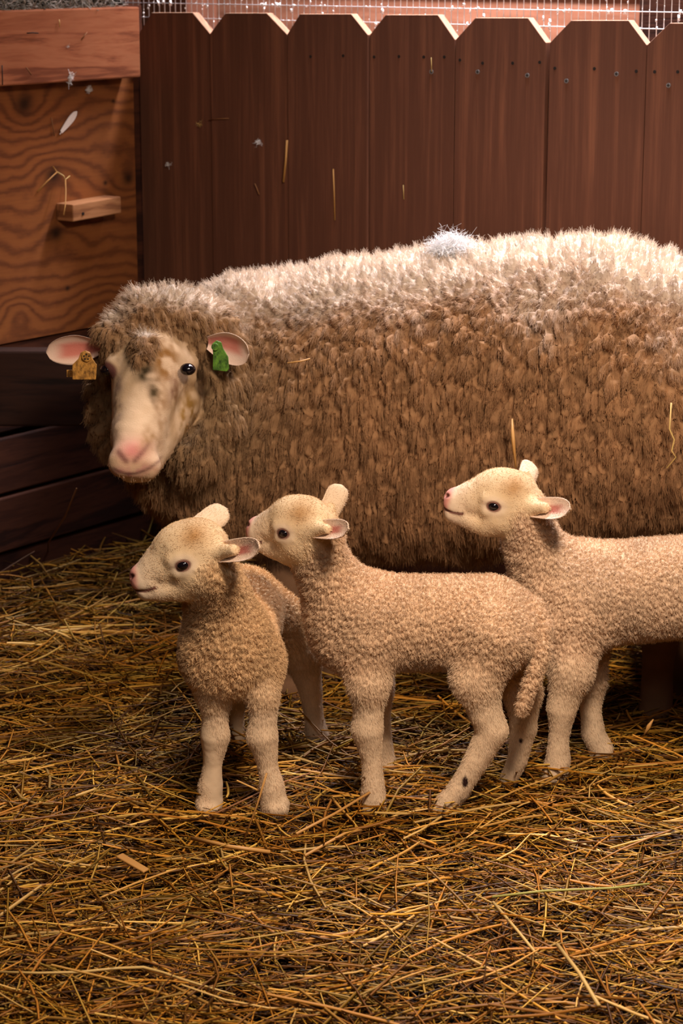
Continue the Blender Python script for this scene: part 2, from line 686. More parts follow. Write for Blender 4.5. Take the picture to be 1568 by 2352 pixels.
def wall_box(name, mat, s0, s1, z0, z1, o0, o1, bevel=0.003, tilt=0.0):
    m = MB()
    m.hexa([WW(s0, o0, z0), WW(s1, o0, z0 + tilt), WW(s1, o1, z0 + tilt), WW(s0, o1, z0),
            WW(s0, o0, z1), WW(s1, o0, z1 + tilt), WW(s1, o1, z1 + tilt), WW(s0, o1, z1)])
    return m.build(name, mat, bevel=bevel)


BO = 0.055
s_, zt = wall_hit(150, 20, BO); s_, zb = wall_hit(150, 189, BO)
BEAM_TOP = zt
tag(wall_box('beam', M_BEAM, wall_hit(322, 100, BO)[0], 1.6, zb, zt, -0.01, BO),
    'thick reddish brown horizontal beam along the top of the left wall', 'beam')

PO = 0.012
sp, zpt = wall_hit(309, 300, PO); s_, zpb = wall_hit(105, 772, PO)
pc = np.array([WW((sp + 1.5) / 2, (PO - 0.010) / 2, 0)[0], WW((sp + 1.5) / 2, (PO - 0.010) / 2, 0)[1], zpb])


def knot(u, v, amp, sig, rad):
    s, z = wall_hit(u, v, PO)
    p = WW(s, PO, z) - pc
    return (np.dot(p, WDIR), p[2], amp, sig, rad)


PANEL_KNOTS = [knot(55, 240, 0.05, 0.06, 0.022), knot(122, 402, -0.06, 0.07, 0.020), knot(128, 535, -0.035, 0.06, 0.018),
               knot(295, 410, 0.05, 0.05, 0.015), knot(250, 700, -0.06, 0.11, 0), knot(40, 720, -0.05, 0.05, 0),
               knot(155, 662, 0.0, 0.05, 0.006), knot(242, 420, 0.0, 0.05, 0.006), knot(260, 232, 0.0, 0.05, 0.004)]
M_PANEL = panel_mat()
pan = wall_box('plywood_sheet', M_PANEL, sp, 1.5, zpb, zb - 0.001, -0.010, PO, 0.001)
pan.location = tuple(pc)
tag(pan, 'wide brown wooden panel with swirling grain and dark knots below the beam', 'panel')

# strip, then three planks below
s_, z1 = wall_hit(150, 765, 0.006); s_, z2 = wall_hit(150, 960, 0.006)
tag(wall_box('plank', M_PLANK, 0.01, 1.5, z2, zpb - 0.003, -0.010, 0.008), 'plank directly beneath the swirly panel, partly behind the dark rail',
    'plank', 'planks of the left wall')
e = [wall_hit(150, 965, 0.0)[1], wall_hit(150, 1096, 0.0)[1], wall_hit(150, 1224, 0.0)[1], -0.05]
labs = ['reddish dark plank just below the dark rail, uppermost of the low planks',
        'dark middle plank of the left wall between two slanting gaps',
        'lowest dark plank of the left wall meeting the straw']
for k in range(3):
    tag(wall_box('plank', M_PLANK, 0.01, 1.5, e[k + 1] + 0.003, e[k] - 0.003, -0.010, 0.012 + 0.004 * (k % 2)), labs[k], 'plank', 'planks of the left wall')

# dark rail crossing the corner
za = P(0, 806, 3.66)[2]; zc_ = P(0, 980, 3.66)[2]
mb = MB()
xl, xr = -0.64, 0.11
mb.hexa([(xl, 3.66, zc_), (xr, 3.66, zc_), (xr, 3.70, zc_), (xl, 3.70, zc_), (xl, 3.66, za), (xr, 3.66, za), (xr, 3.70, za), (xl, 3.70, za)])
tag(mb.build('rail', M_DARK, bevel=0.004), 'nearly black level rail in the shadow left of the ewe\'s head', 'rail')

# small block nailed on the panel
sA, zA = wall_hit(278, 451, 0.052); sB, zB = wall_hit(168, 510, 0.052); _, zC = wall_hit(278, 490, 0.052); _, zD = wall_hit(168, 470, 0.052)
mb = MB()
mb.hexa([WW(sA, PO, zC), WW(sB, PO, zB), WW(sB, 0.052, zB), WW(sA, 0.052, zC), WW(sA, PO, zA), WW(sB, PO, zD), WW(sB, 0.052, zD), WW(sA, 0.052, zA)])
bl = mb.build('wooden_block', M_BLOCK, bevel=0.002)
tag(bl, 'small pale wooden block nailed to the swirly panel', 'block')
sN, zN = wall_hit(190, 491, 0.052)
mb = MB(); mb.tube([WW(sN, 0.050, zN), WW(sN, 0.0535, zN)], 0.0028, 10); mb.build('nail', M_NAIL, bl)

# back siding beyond the mesh
BK = -0.62
mb = MB()
for k in range(9):
    z0 = 0.60 + k * 0.14
    mb.hexa([FW(-0.6, BK - 0.02, z0), FW(2.6, BK - 0.02, z0), FW(2.6, BK + 0.004, z0), FW(-0.6, BK + 0.004, z0),
             FW(-0.6, BK - 0.02, z0 + 0.137), FW(2.6, BK - 0.02, z0 + 0.137), FW(2.6, BK, z0 + 0.137), FW(-0.6, BK, z0 + 0.137)])
tag(mb.build('wall_back', M_SIDING), 'pinkish brown board siding seen through the wire above the fence', 'wall', kind='structure')

# ------------------------------------------------------------------ picket fence
edges = [316, 481, 660, 847, 1045, 1257, 1484, 1728, 1990]
gap = [0.0, 0.0010, 0.0018, 0.0010, 0.0026, 0.0050, 0.0022, 0.003, 0.003]
flat = [(345, 440, 29), (517, 612, 30), (690, 808, 32), (884, 1004, 34), (1092, 1213, 41), (1309, 1441, 47), (1537, 1670, 53), (1780, 1920, 60)]
vall = [78, 78, 79, 80, 91, 98, 103, 110, 117]
fence = empty('picket_fence', FW(0.6, -0.01, 0))
tag(fence, 'dark brown stained picket fence of wide dog-eared boards behind the ewe', 'fence')
TH = 0.018
screws = {4: [(985, 162)], 5: [], 6: []}
nails = [[], [], [(715, 130), (790, 128)], [(858, 131), (915, 130), (972, 131), (1019, 131)], [(1057, 138), (1109, 145), (1178, 145), (1240, 143)],
         [(1272, 157), (1363, 158), (1459, 164)], [(1503, 165), (1556, 165)], []]
scr = [[], [], [], [(990, 165)], [(1098, 165), (1212, 173)], [(1299, 186), (1414, 170)], [(1535, 196)], []]
for k in range(8):
    tl = fence_hit(edges[k], vall[k])[0] + gap[k] / 2
    tr = fence_hit(edges[k + 1], vall[k + 1])[0] - gap[k + 1] / 2
    zl = fence_hit(edges[k], vall[k])[1]; zr = fence_hit(edges[k + 1], vall[k + 1])[1]
    ta, zt_ = fence_hit(flat[k][0], flat[k][2]); tb, zt2 = fence_hit(flat[k][1], flat[k][2])
    jit = 0.0012 * ((k * 37) % 5 - 2)
    poly = [FW(tl, jit, -0.06), FW(tr, jit, -0.06), FW(tr, jit, zr), FW(tb, jit, zt2), FW(ta, jit, zt_), FW(tl, jit, zl)]
    m = MB(); m.prism(poly, -FNOR * TH)
    pk = m.build('picket', M_FENCE, fence, bevel=0.0012)
    # paler top faces: backlight along the board tops put into the colour
    pk.data.materials.append(M_TOP_LIT)
    for poly_ in pk.data.polygons:
        nz = poly_.normal
        if nz.z > 0.2:
            poly_.material_index = 1
    for (u, v) in nails[k]:
        t, z = fence_hit(u, v)
        mm = MB(); mm.tube([FW(t, jit - 0.003, z), FW(t, jit + 0.0006, z)], 0.0027, 10)
        mm.build('nail', M_NAIL, pk)
    for (u, v) in scr[k]:
        t, z = fence_hit(u, v)
        mm = MB(); mm.tube([FW(t, jit - 0.003, z), FW(t, jit + 0.0014, z)], 0.0038, 12)
        
        s_o = mm.build('screw', M_SCREW, pk)
        mm = MB()
        for a in (0, 1):
            d, e_ = (np.array([0, 0, 0.0024]), FDIR * 0.0007) if a else (FDIR * 0.0024, np.array([0, 0, 0.0007]))
            c = FW(t, jit + 0.0014, z)
            mm.prism([c - d - e_, c + d - e_, c + d + e_, c - d + e_], FNOR * 0.0003)
        mm.build('screw_slot', M_NAIL, pk)
for zz in (0.84, 0.30):
    m = MB()
    m.hexa([FW(0.0, -TH - 0.04, zz), FW(2.0, -TH - 0.04, zz), FW(2.0, -TH - 0.003, zz), FW(0.0, -TH - 0.003, zz),
            FW(0.0, -TH - 0.04, zz + 0.085), FW(2.0, -TH - 0.04, zz + 0.085), FW(2.0, -TH - 0.003, zz + 0.085), FW(0.0, -TH - 0.003, zz + 0.085)])
    m.build('rail', M_FENCE, fence)

# wire mesh standing behind the pickets
WO = -TH - 0.006
mb = MB()
t0 = fence_hit(425, 10, WO)[0] - 0.15
zs = np.arange(0.935, 1.45, 0.0254)
ts = np.arange(t0, 1.75, 0.0127)
for t in ts:
    mb.tube([FW(t, WO, 0.93), FW(t, WO, 1.45)], 0.0008, 5)
for z in zs:
    mb.tube([FW(t0, WO + 0.0014, z), FW(1.75, WO + 0.0014, z)], 0.0008, 5)
tag(mb.build('wire_mesh', M_STEEL, smooth_=True), 'galvanised wire mesh with small oblong cells above the picket tops', 'wire mesh')

# dark post by the corner and an added dark box for the opening at the right, both behind the mesh
def back_box(name, mat, u0, u1, off, depth, label, cat):
    ta = fence_hit(u0, 40, off)[0]; tb = fence_hit(u1, 40, off)[0]
    m = MB()
    m.hexa([FW(ta, off - depth, -0.05), FW(tb, off - depth, -0.05), FW(tb, off, -0.05), FW(ta, off, -0.05),
            FW(ta, off - depth, 1.6), FW(tb, off - depth, 1.6), FW(tb, off, 1.6), FW(ta, off, 1.6)])
    return tag(m.build(name, mat, bevel=0.003), label, cat)


back_box('post', M_FENCE, 322, 428, -0.14, 0.09, 'dark upright post behind the wire at the corner', 'post')
back_box('post', M_PLANK, 1466, 1600, -0.50, 0.09, 'dark box standing in for an opening behind the wire at the far right', 'post')

# wool lint caught on the wires
nl = 1500
Vl = []; Fl = []
for k in range(nl):
    t = t0 + rng.random() * (1.75 - t0); z = 0.94 + rng.random() * 0.20
    if rng.random() < 0.5:
        t = ts[np.argmin(abs(ts - t))]
    else:
        z = zs[np.argmin(abs(zs - z))]
    c = FW(t, WO + 0.001, z) + rng.normal(0, 0.0006, 3)
    r = 0.0008 + 0.0022 * rng.random() ** 2.2
    a = np.array([[1, 1, 1], [1, -1, -1], [-1, 1, -1], [-1, -1, 1]]) + rng.normal(0, 0.35, (4, 3))
    a = a * np.array([1, 1, 1 + 1.5 * rng.random()])
    o = len(Vl)
    Vl += list(c + a * r * 0.7); Fl += [(o, o + 1, o + 2), (o, o + 3, o + 1), (o, o + 2, o + 3), (o + 1, o + 3, o + 2)]
tag(mesh_np('wool_lint', np.array(Vl), np.array(Fl), M_LINT), 'white specks of wool lint caught all over the wire mesh', 'lint', kind='stuff')


# ------------------------------------------------------------------ straw
def straw_arrays(n, cx, cy, cz, az, tilt, L, R, bend):
    """three-sided bent stalks -> vertices and quads"""
    S = 4
    d = np.stack([np.cos(az) * np.cos(tilt), np.sin(az) * np.cos(tilt), np.sin(tilt)], 1)
    sd = np.stack([-np.sin(az), np.cos(az), np.zeros(n)], 1)
    up = np.cross(d, sd) * -1
    up = np.where(up[:, 2:3] < 0, -up, up)
    c = np.stack([cx, cy, cz], 1)
    V = np.zeros((n, S, 3, 3))
    for i in range(S):
        t = i / (S - 1) - 0.5
        p = c + d * (L * t)[:, None] + sd * (bend[:, 0] * L * (t * t - .08))[:, None] + up * (bend[:, 1] * L * (t * t - .08))[:, None]
        rr = R * (1.0 if 0 < i < S - 1 else 0.8)
        for j in range(3):
            a = 2 * math.pi * j / 3 + math.pi / 2
            V[:, i, j] = p + sd * (math.cos(a) * rr * 1.25)[:, None] + up * (math.sin(a) * rr * 0.75)[:, None]
    base = (np.arange(n) * S * 3)[:, None]
    q = []
    for i in range(S - 1):
        for j in range(3):
            q.append([i * 3 + j, i * 3 + (j + 1) % 3, (i + 1) * 3 + (j + 1) % 3, (i + 1) * 3 + j])
    F = (base[:, :, None] + np.array(q)[None]).reshape(-1, 4)
    return V.reshape(-1, 3), F, S * 3


def straw_field(n, lift0, lift1, Lr, Rr, seed, pal, region=None, tilt_s=0.10):
    r = np.random.default_rng(seed)
    # sample the floor evenly in area, inside what the lens (and a step aside) can see
    cy = 1.95 + (4.2 - 1.95) * r.random(n * 3)
    cx = (r.random(n * 3) * 2 - 1) * (0.19 * cy + 0.22)
    q = np.stack([cx, cy, 0 * cx], 1) - CORNER
    ok = (q @ WNOR > 0.03) & (q @ FNOR > 0.03)
    cx, cy = cx[ok][:n], cy[ok][:n]
    n = len(cx)
    az = r.normal(0, 0.75, n) + np.where(r.random(n) < 0.4, r.random(n) * math.pi, 0)
    tilt = r.normal(0, tilt_s, n)
    L = Lr[0] + (Lr[1] - Lr[0]) * r.random(n) ** 1.8
    R = Rr[0] + (Rr[1] - Rr[0]) * r.random(n) ** 1.7
    cz = ground_h(cx, cy) + lift0 + (lift1 - lift0) * r.random(n)
    bend = np.stack([r.normal(0, 0.22, n), r.normal(0, 0.12, n)], 1)
    V, F, k = straw_arrays(n, cx, cy, cz, az, tilt, L, R, bend)
    pal = np.array(pal)
    c = pal[r.integers(0, len(pal), n)] * 0.88 * (0.35 + 0.85 * r.random((n, 1)))
    return V, F, np.repeat(c, k, 0)


PAL = [(0.520, 0.215, 0.022), (0.400, 0.153, 0.014), (0.250, 0.090, 0.009), (0.620, 0.305, 0.036), (0.120, 0.043, 0.006), (0.340, 0.181, 0.020), (0.720, 0.429, 0.085)]
PALD = [(0.090, 0.032, 0.004), (0.140, 0.052, 0.007), (0.045, 0.016, 0.003), (0.110, 0.051, 0.008)]  # bottom-layer straw: shade of the gaps put into darker colours
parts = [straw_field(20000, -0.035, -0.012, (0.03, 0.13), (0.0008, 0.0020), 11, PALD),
         straw_field(15000, -0.022, 0.006, (0.03, 0.15), (0.0006, 0.0017), 12, PAL, tilt_s=0.13),
         straw_field(5200, -0.002, 0.014, (0.05, 0.22), (0.0007, 0.0021), 13, PAL, tilt_s=0.16)]
parts.append(straw_field(1100, 0.002, 0.016, (0.06, 0.20), (0.0013, 0.0026), 14, [(0.62, 0.27, 0.04), (0.70, 0.36, 0.08), (0.50, 0.20, 0.03), (0.74, 0.45, 0.14), (0.30, 0.12, 0.02)], tilt_s=0.16))
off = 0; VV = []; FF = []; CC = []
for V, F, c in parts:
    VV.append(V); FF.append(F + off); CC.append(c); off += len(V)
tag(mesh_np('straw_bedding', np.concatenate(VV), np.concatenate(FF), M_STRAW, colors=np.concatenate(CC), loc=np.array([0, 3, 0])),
    'loose golden brown straw bedding strewn over the whole pen floor', 'straw', kind='stuff')

# ------------------------------------------------------------------ animal helpers
UPW = np.array([0, 0, 1.0]); LEFT = np.array([-1.0, 0, 0]); AWAY = np.array([0, 1.0, 0])


def ear_mesh(base, tip, width, open_dir, cup=0.5, th=0.0022, inner=(0.52, 0.19, 0.15), outer=(0.72, 0.54, 0.38), rim=(0.76, 0.57, 0.45), droop=0.1, n=18, m=15, fat=0.5, bw=0.4, core=None):
    """a cupped leaf with thickness; returns V, F (quads), colours"""
    base = np.asarray(base); tip = np.asarray(tip)
    ax = tip - base; L = np.linalg.norm(ax); ax = ax / L
    nrm = open_dir - ax * (open_dir @ ax); nrm /= np.linalg.norm(nrm)
    sd = np.cross(ax, nrm)
    V = []; C = []
    for layer in (0, 1):
        for i in range(n):
            t = i / (n - 1)
            wd = width * (bw + (1 - bw) * math.sin(min(1, t / 0.55) * math.pi / 2)) * (1 - max(0, (t - fat) / (1 - fat)) ** 2.4) ** 0.5 if t < 1 else width * 0.05
            cu = cup * (1 - 0.55 * t)
            for j in range(m):
                a = 2 * j / (m - 1) - 1
                p = base + ax * (L * t) - nrm * (droop * L * t * t) + sd * (wd * a * (1 - 0.25 * cu * a * a)) - nrm * (cu * wd * (1 - a * a))
                edge = max(abs(a), t) ** 6
                p = p - nrm * th * (layer * (1 - 0.8 * edge))
                V.append(p)
                if layer:
                    C.append(outer)
                else:
                    e = max(smooth(0.25, 0.7, abs(a + 0.12)), smooth(0.6, 0.9, t))
                    if core:                                             # the lamb's ear: pink only in the hollow
                        e = max(smooth(0.18, 0.50, abs(a - 0.10 + 0.25 * t)), smooth(0.66, 0.88, t), 1 - smooth(core - 0.16, core, t))
                    C.append(tuple(np.array(inner) * (0.7 + 0.3 * smooth(0.0, 0.5, t)) * (1 - e) + np.array(rim) * e))
    F = []
    N = n * m
    for i in range(n - 1):
        for j in range(m - 1):
            a, b, c, d = i * m + j, i * m + j + 1, (i + 1) * m + j + 1, (i + 1) * m + j
            F.append((a, b, c, d)); F.append((a + N, d + N, c + N, b + N))
    for i in range(n - 1):
        for j in (0, m - 1):
            F.append((i * m + j, (i + 1) * m + j, (i + 1) * m + j + N, i * m + j + N))
    for j in range(m - 1):
        for i in (0, n - 1):
            F.append((i * m + j, i * m + j + 1, i * m + j + 1 + N, i * m + j + N))
    return np.array(V), np.array(F), np.array(C)


def ortho(v):
    return v / np.linalg.norm(v)


def sample_roots(V, F, N, n, wgt=None, seed=1):
    """random points on the quads: point, normal, vertex index"""
    r = np.random.default_rng(seed)
    a, b, c, d = (V[F[:, k]] for k in range(4))
    ar = np.linalg.norm(np.cross(c - a, d - b), axis=1)
    fn = np.cross(c - a, d - b); fn /= np.linalg.norm(fn, axis=1)[:, None] + 1e-12
    mid = (a + b + c + d) / 4
    view = EYE - mid; view /= np.linalg.norm(view, axis=1)[:, None]
    ar = ar * ((fn * view).sum(1) > -0.75)
    if wgt is not None:
        ar = ar * wgt[F[:, 0]]
    cdf = np.cumsum(ar); cdf /= cdf[-1]
    f = np.searchsorted(cdf, r.random(n))
    f = np.minimum(f, len(F) - 1)
    s, t = r.random((2, n, 1))
    p = (a[f] * (1 - s) + b[f] * s) * (1 - t) + (d[f] * (1 - s) + c[f] * s) * t
    return p, fn[f], F[f, 0]


def head_frame(eye_px, Yeye, theta, phi, scale_px, roll=0.0):
    """canonical lamb head: returns to-world(F, U, S) and unit; S towards the camera"""
    u = PX(Yeye, eye_px[1]) * scale_px
    th, ph = math.radians(theta), math.radians(phi)
    hor = math.cos(ph) * LEFT + math.sin(ph) * AWAY
    f = math.cos(th) * hor - math.sin(th) * UPW
    s = -math.cos(ph) * AWAY + math.sin(ph) * LEFT
    up = math.sin(th) * hor + math.cos(th) * UPW
    r = math.radians(roll)
    s, up = math.cos(r) * s + math.sin(r) * up, math.cos(r) * up - math.sin(r) * s
    o = P(*eye_px, Yeye) - s * 50 * u
    return (lambda F, U, S=0.0: o + (f * F + up * U + s * S) * u), u, (f, up, s)


def lamb_head(S, H, u, fr):
    f, up, s = fr
    ax = np.array([f, up, s])
    k = 0.009
    S.ell(H(-30, 13), ax, np.array([78, 74, 61]) * u, k, 'head')
    S.cone(H(6, 6), H(103, -12), 58 * u, 30 * u, k, 'head')
    S.cone(H(36, 27), H(106, -4), 38 * u, 25 * u, k, 'head')
    S.ell(H(2, 38), ax, np.array([52, 46, 48]) * u, k, 'head')
    S.cone(H(24, -58), H(110, -42), 40 * u, 26 * u, k * .7, 'head')
    S.ball(H(-12, -34), 57 * u, k, 'head')
    S.ball(H(112, -6), 25 * u, k * .5, 'head')
    for q in (-1, 1):
        S.cone(H(118, -20, 11 * q), H(92, -26, 19 * q), 16 * u, 15 * u, 0.006, 'head')          # lips
        S.cone(H(22, 15, 42 * q), H(-20, 16, 43 * q), 17 * u, 18 * u, 0.006, 'head')            # brow
        S.cone(H(20, -17, 42 * q), H(-22, -15, 44 * q), 14 * u, 14 * u, 0.006, 'head')          # lower lid
        S.cone(H(134, 3, 9 * q), H(122, 6, 24 * q), 4.5 * u, 3 * u, 0.002, 'head', True)        # nostril
        S.cone(H(142, -27, 4 * q), H(112, -36, 30 * q), 2.6 * u, 2.6 * u, 0.002, 'head', True)  # mouth
        S.cone(H(112, -36, 30 * q), H(84, -36, 42 * q), 2.6 * u, 2.2 * u, 0.002, 'head', True)


def build_lamb(label, S, H, u, fr, ears, seed, feet, base, wool_c, hair_n=140000, stain=None):
    f, up, s = fr
    V, F = S.mesh(0.0017)
    N = normals(V, F)
    dh = S.at(V, ('head',)); dl = S.at(V, ('leg',)); dw = S.at(V, ('wool',))
    wt = np.minimum(np.clip((dh - dw) / 0.022 + 0.45, 0, 1), np.clip((dl - dw) / 0.055 + 0.42, 0, 1))
    # curly wool
    f1, f2, cen = worley(V / np.array([0.0055, 0.0055, 0.0078]), seed)
    curl = smooth(0.02, 0.55, f2 - f1)
    low = fbm(V / 0.03, seed + 5) - 0.5
    V = V + N * (wt * (0.0044 * curl + 0.004 * low - 0.002) + (1 - wt) * 0.0016 * (fbm(V / 0.012, seed + 9) - 0.5))[:, None]
    # coat colours
    o = H(0, 0); rel = (V - o) / u
    Fc, Uc, Sc = rel @ f, rel @ up, rel @ s
    n1 = fbm(V / 0.02, seed + 2, 3); n2 = fbm(V / 0.05, seed + 4, 2)
    wool = np.array(wool_c) * (0.82 + 0.4 * n2[:, None])
    head = np.array([0.72, 0.53, 0.33]) * (0.90 + 0.2 * n1[:, None])
    leg = np.array([0.66, 0.48, 0.32]) * (0.85 + 0.3 * n1[:, None])
    hd = np.clip((np.minimum(dl, dw) - dh) / 0.012 + 0.5, 0, 1)[:, None]
    lg = np.clip((np.minimum(dh, dw) - dl) / 0.02 + 0.5, 0, 1)[:, None]
    C = wool * (1 - lg) + leg * lg
    pale = np.clip((Fc - 40) / 70, 0, 1)[:, None]
    head = head * (1 - 0.5 * pale) + np.array([0.78, 0.62, 0.5]) * 0.5 * pale
    # ginger patch above the eye towards the ear
    g = np.exp(-((Fc + 45) / 34) ** 2 - ((Uc - 55) / 30) ** 2)[:, None] * (0.45 + 0.7 * n1[:, None])
    g = np.clip(g, 0, 1)
    head = head * (1 - g) + np.array([0.36, 0.17, 0.05]) * g
    C = C * (1 - hd) + head * hd
    nose = smooth(108, 126, Fc + 0.25 * Uc)[:, None] * smooth(-44, -30, Uc)[:, None] * 0.9
    C = C * (1 - nose) + np.array([0.66, 0.26, 0.22]) * nose
    for q in (-1, 1):
        de = np.sqrt((Fc * 0.85) ** 2 + (Uc * 1.1) ** 2 + (Sc - 52 * q) ** 2 * 0.3)
        r1 = (1 - smooth(15, 20, de))[:, None]; r2 = (1 - smooth(20, 36, de))[:, None] * 0.35
        C = C * (1 - r2) + np.array([0.80, 0.63, 0.52]) * r2
        C = C * (1 - r1) + np.array([0.20, 0.09, 0.07]) * r1
        dn = np.sqrt((Fc - 127) ** 2 + (Uc - 4) ** 2 + (Sc - 16 * q) ** 2)
        k = (1 - smooth(5, 10, dn))[:, None]
        C = C * (1 - k) + np.array([0.16, 0.05, 0.04]) * k
        t = np.clip((142 - Fc) / 58, 0, 1)
        dm = np.abs(Uc + 27 + 9 * np.minimum(1, t * 2)) + 40 * (Fc < 82)
        k = ((1 - smooth(2.0, 5.5, dm)) * hd[:, 0] * 0.8)[:, None]
        C = C * (1 - k) + np.array([0.20, 0.08, 0.06]) * k
    for ft in feet:
        d = np.sqrt(((V - ft) ** 2).sum(1))
        k = ((1 - smooth(0.010, 0.022, d)) * 0.75)[:, None]
        C = C * (1 - k) + np.array([0.16, 0.10, 0.06]) * k
    if stain is not None:
        for (pt, rad, c) in stain:
            d = np.sqrt((((V - pt) / np.array(rad)) ** 2).sum(1))
            k = (1 - smooth(0.7, 1.1, d))[:, None]
            C = C * (1 - k) + np.array(c) * k
    Vb, Fb, Cb, Nb = V, F, C, normals(V, F)
    nb = len(V)
    for e in ears:
        ev, ef, ec = e
        F = np.concatenate([F, ef + len(V)]); V = np.concatenate([V, ev]); C = np.concatenate([C, ec])
    root = mesh_np('lamb', V, F, M_SKIN, colors=C, loc=np.asarray(base))
    tag(root, label, 'lamb', 'young lambs beside the ewe')
    for q in (1, -1):
        near = (np.abs(Fc) < 7) & (np.abs(Uc) < 7) & (Sc * q > 0)
        m = MB(); m.ball(H(0, 0, ((Sc * q)[near].max() - 7.0) * q), np.array([15, 12.0, 11.5]) * u, 24, np.array([f, up, s]))
        m.build('eye', M_EYE, root, smooth_=True)
    # wool: short clumped curls on the body, sleek hair on face and legs
    Ne = len(V) - nb
    wt = np.concatenate([wt, np.zeros(Ne)]); hd = np.concatenate([hd, np.ones((Ne, 1))]); cen = np.concatenate([cen, np.zeros((Ne, 3))])
    Nb = np.concatenate([Nb, normals(V, F)[nb:]])
    isear = np.concatenate([np.zeros(nb), np.ones(Ne)])
    p, nn, vi = sample_roots(V, F, Nb, hair_n, wgt=np.where(isear > 0, 1.6, 1.0), seed=seed)
    r = np.random.default_rng(seed + 77)
    w_ = wt[vi][:, None]; cc = cen[vi] * np.array([0.0055, 0.0055, 0.0078])
    nn = np.where(isear[vi][:, None] > 0, nn, Nb[vi])
    pull = cc - p; pull -= nn * (pull * nn).sum(1)[:, None]
    rnd = r.normal(0, 1, p.shape); rnd -= nn * (rnd * nn).sum(1)[:, None]
    isb = hd[vi]
    flow = isb * (-f * 1.0 - up * 0.25) + (1 - isb) * np.array([0.25, 0, -1.0])
    flow = flow - nn * (flow * nn).sum(1)[:, None]
    L = (w_[:, 0] * 0.0044 + (1 - w_[:, 0]) * (0.0044 - 0.0010 * isb[:, 0])) * (0.6 + 0.7 * r.random(len(p)))
    ey = np.minimum(np.linalg.norm(p - H(0, 0, 48), axis=1), np.linalg.norm(p - H(0, 0, -48), axis=1)) / u
    nz = np.abs((p - H(135, -8)) @ f) / u
    L = L * np.where(isear[vi] > 0, 0.75, 1.0)
    L = L * np.clip((ey - 20) / 25, 0.12, 1) * np.clip(nz / 40, 0.15, 1)
    dirw = nn * 0.9 + rnd * 0.35 + np.array([0, 0, -0.2])
    dirs = nn * 0.30 + flow * 0.9 + rnd * 0.18
    d = dirw * w_ + dirs * (1 - w_)
    d /= np.linalg.norm(d, axis=1)[:, None]
    K = 4
    pts = np.zeros((len(p), K, 3))
    for i in range(K):
        t = i / (K - 1)
        pts[:, i] = p - nn * 0.0006 + d * (L * t)[:, None] + w_ * pull * (0.75 * t ** 1.5) + w_ * rnd * (0.0007 * math.sin(t * 5))
    strands('coat_hair', pts, 0.00019, 0.00008, C[vi] * (0.72 + 0.6 * r.random((len(p), 1))), M_HAIR, root)
    return root


def lj(u_, v_, Y, r):
    return (P(u_, v_, Y), r * PX(Y, v_))


def ear_root(S, b, bY, t, tY, wpx, far=0.36):
    A, B_ = P(*b, bY), P(*t, tY)
    u_ = PX(bY, b[1])
    S.cone(A, A + (B_ - A) * far, 0.70 * wpx * u_, 0.42 * wpx * u_, 0.012, 'head')


def ear_px(b, bY, t, tY, wpx, open_dir, **k):
    return ear_mesh(P(*b, bY), P(*t, tY), wpx * PX(bY, b[1]), np.asarray(open_dir, float), **k)


# ------------------------------------------------------------------ lamb at the left, seen from the front with its head in profile
S = Sdf()
H, u, fr = head_frame((421, 1296), 2.66, 19.5, 0, 1.0)
lamb_head(S, H, u, fr)
mid = H(-60, -10)
Yh = mid[1]
S.chain([lj(490, 1312, Yh, 58), lj(497, 1370, 2.73, 76), lj(517, 1450, 2.745, 92), lj(532, 1500, 2.755, 92)], 0.016)
S.chain([lj(525, 1490, 2.755, 96), lj(550, 1420, 2.86, 94), lj(562, 1388, 2.96, 88)], 0.03)
S.cone(*[x[0] for x in (lj(485, 1520, 2.745, 0), lj(575, 1520, 2.76, 0))], 62 * PX(2.75), 60 * PX(2.75), 0.03)
gf = [G(478, 1858), G(630, 1866), G(735, 1718), G(545, 1712)]
S.limb([lj(495, 1530, 2.745, 50), lj(490, 1600, gf[0][1], 33), lj(493, 1640, gf[0][1], 29), lj(493, 1690, gf[0][1], 33), lj(488, 1755, gf[0][1], 21), lj(484, 1805, gf[0][1], 27), lj(481, 1846, gf[0][1], 31)], 1)
S.limb([lj(595, 1530, 2.765, 52), lj(606, 1600, gf[1][1], 28), lj(604, 1645, gf[1][1], 29), lj(602, 1690, gf[1][1], 36), lj(614, 1758, gf[1][1], 22), lj(624, 1805, gf[1][1], 27), lj(630, 1854, gf[1][1], 32)], 1)
S.limb([lj(640, 1430, 2.96, 70), lj(692, 1500, 2.97, 42), lj(712, 1580, gf[2][1], 27), lj(720, 1640, gf[2][1], 21), lj(726, 1680, gf[2][1], 25), lj(735, 1706, gf[2][1], 25)], 1)
S.limb([lj(560, 1460, 2.96, 60), lj(545, 1560, 2.98, 30), lj(540, 1640, gf[3][1], 19), lj(540, 1700, gf[3][1], 22)], 1)
for x_, g_ in ((477, gf[0]), (638, gf[1])):
    for dx in (-10, 10):
        S.cone(P(x_ + dx, 1846, g_[1] - 0.006), P(x_ + dx, 1860, g_[1] - 0.016), 15 * PX(2.73), 12 * PX(2.73), 0.006, 'leg')
ear_root(S, (478, 1270), Yh - 0.008, (595, 1257), Yh - 0.075, 31, 0.5)
e1 = ear_px((478, 1270), Yh - 0.008, (595, 1257), Yh - 0.075, 31, (0.1, -1, 0.55), droop=0.0, cup=0.55, fat=0.62, bw=0.72, th=0.004, core=0.42)
ear_root(S, (450, 1218), Yh + 0.025, (520, 1168), Yh + 0.05, 31, 0.3)
e2 = ear_px((450, 1218), Yh + 0.025, (520, 1168), Yh + 0.05, 31, bw=0.95, open_dir= (0.1, 1, -0.4), droop=0.0, cup=0.3, fat=0.6)
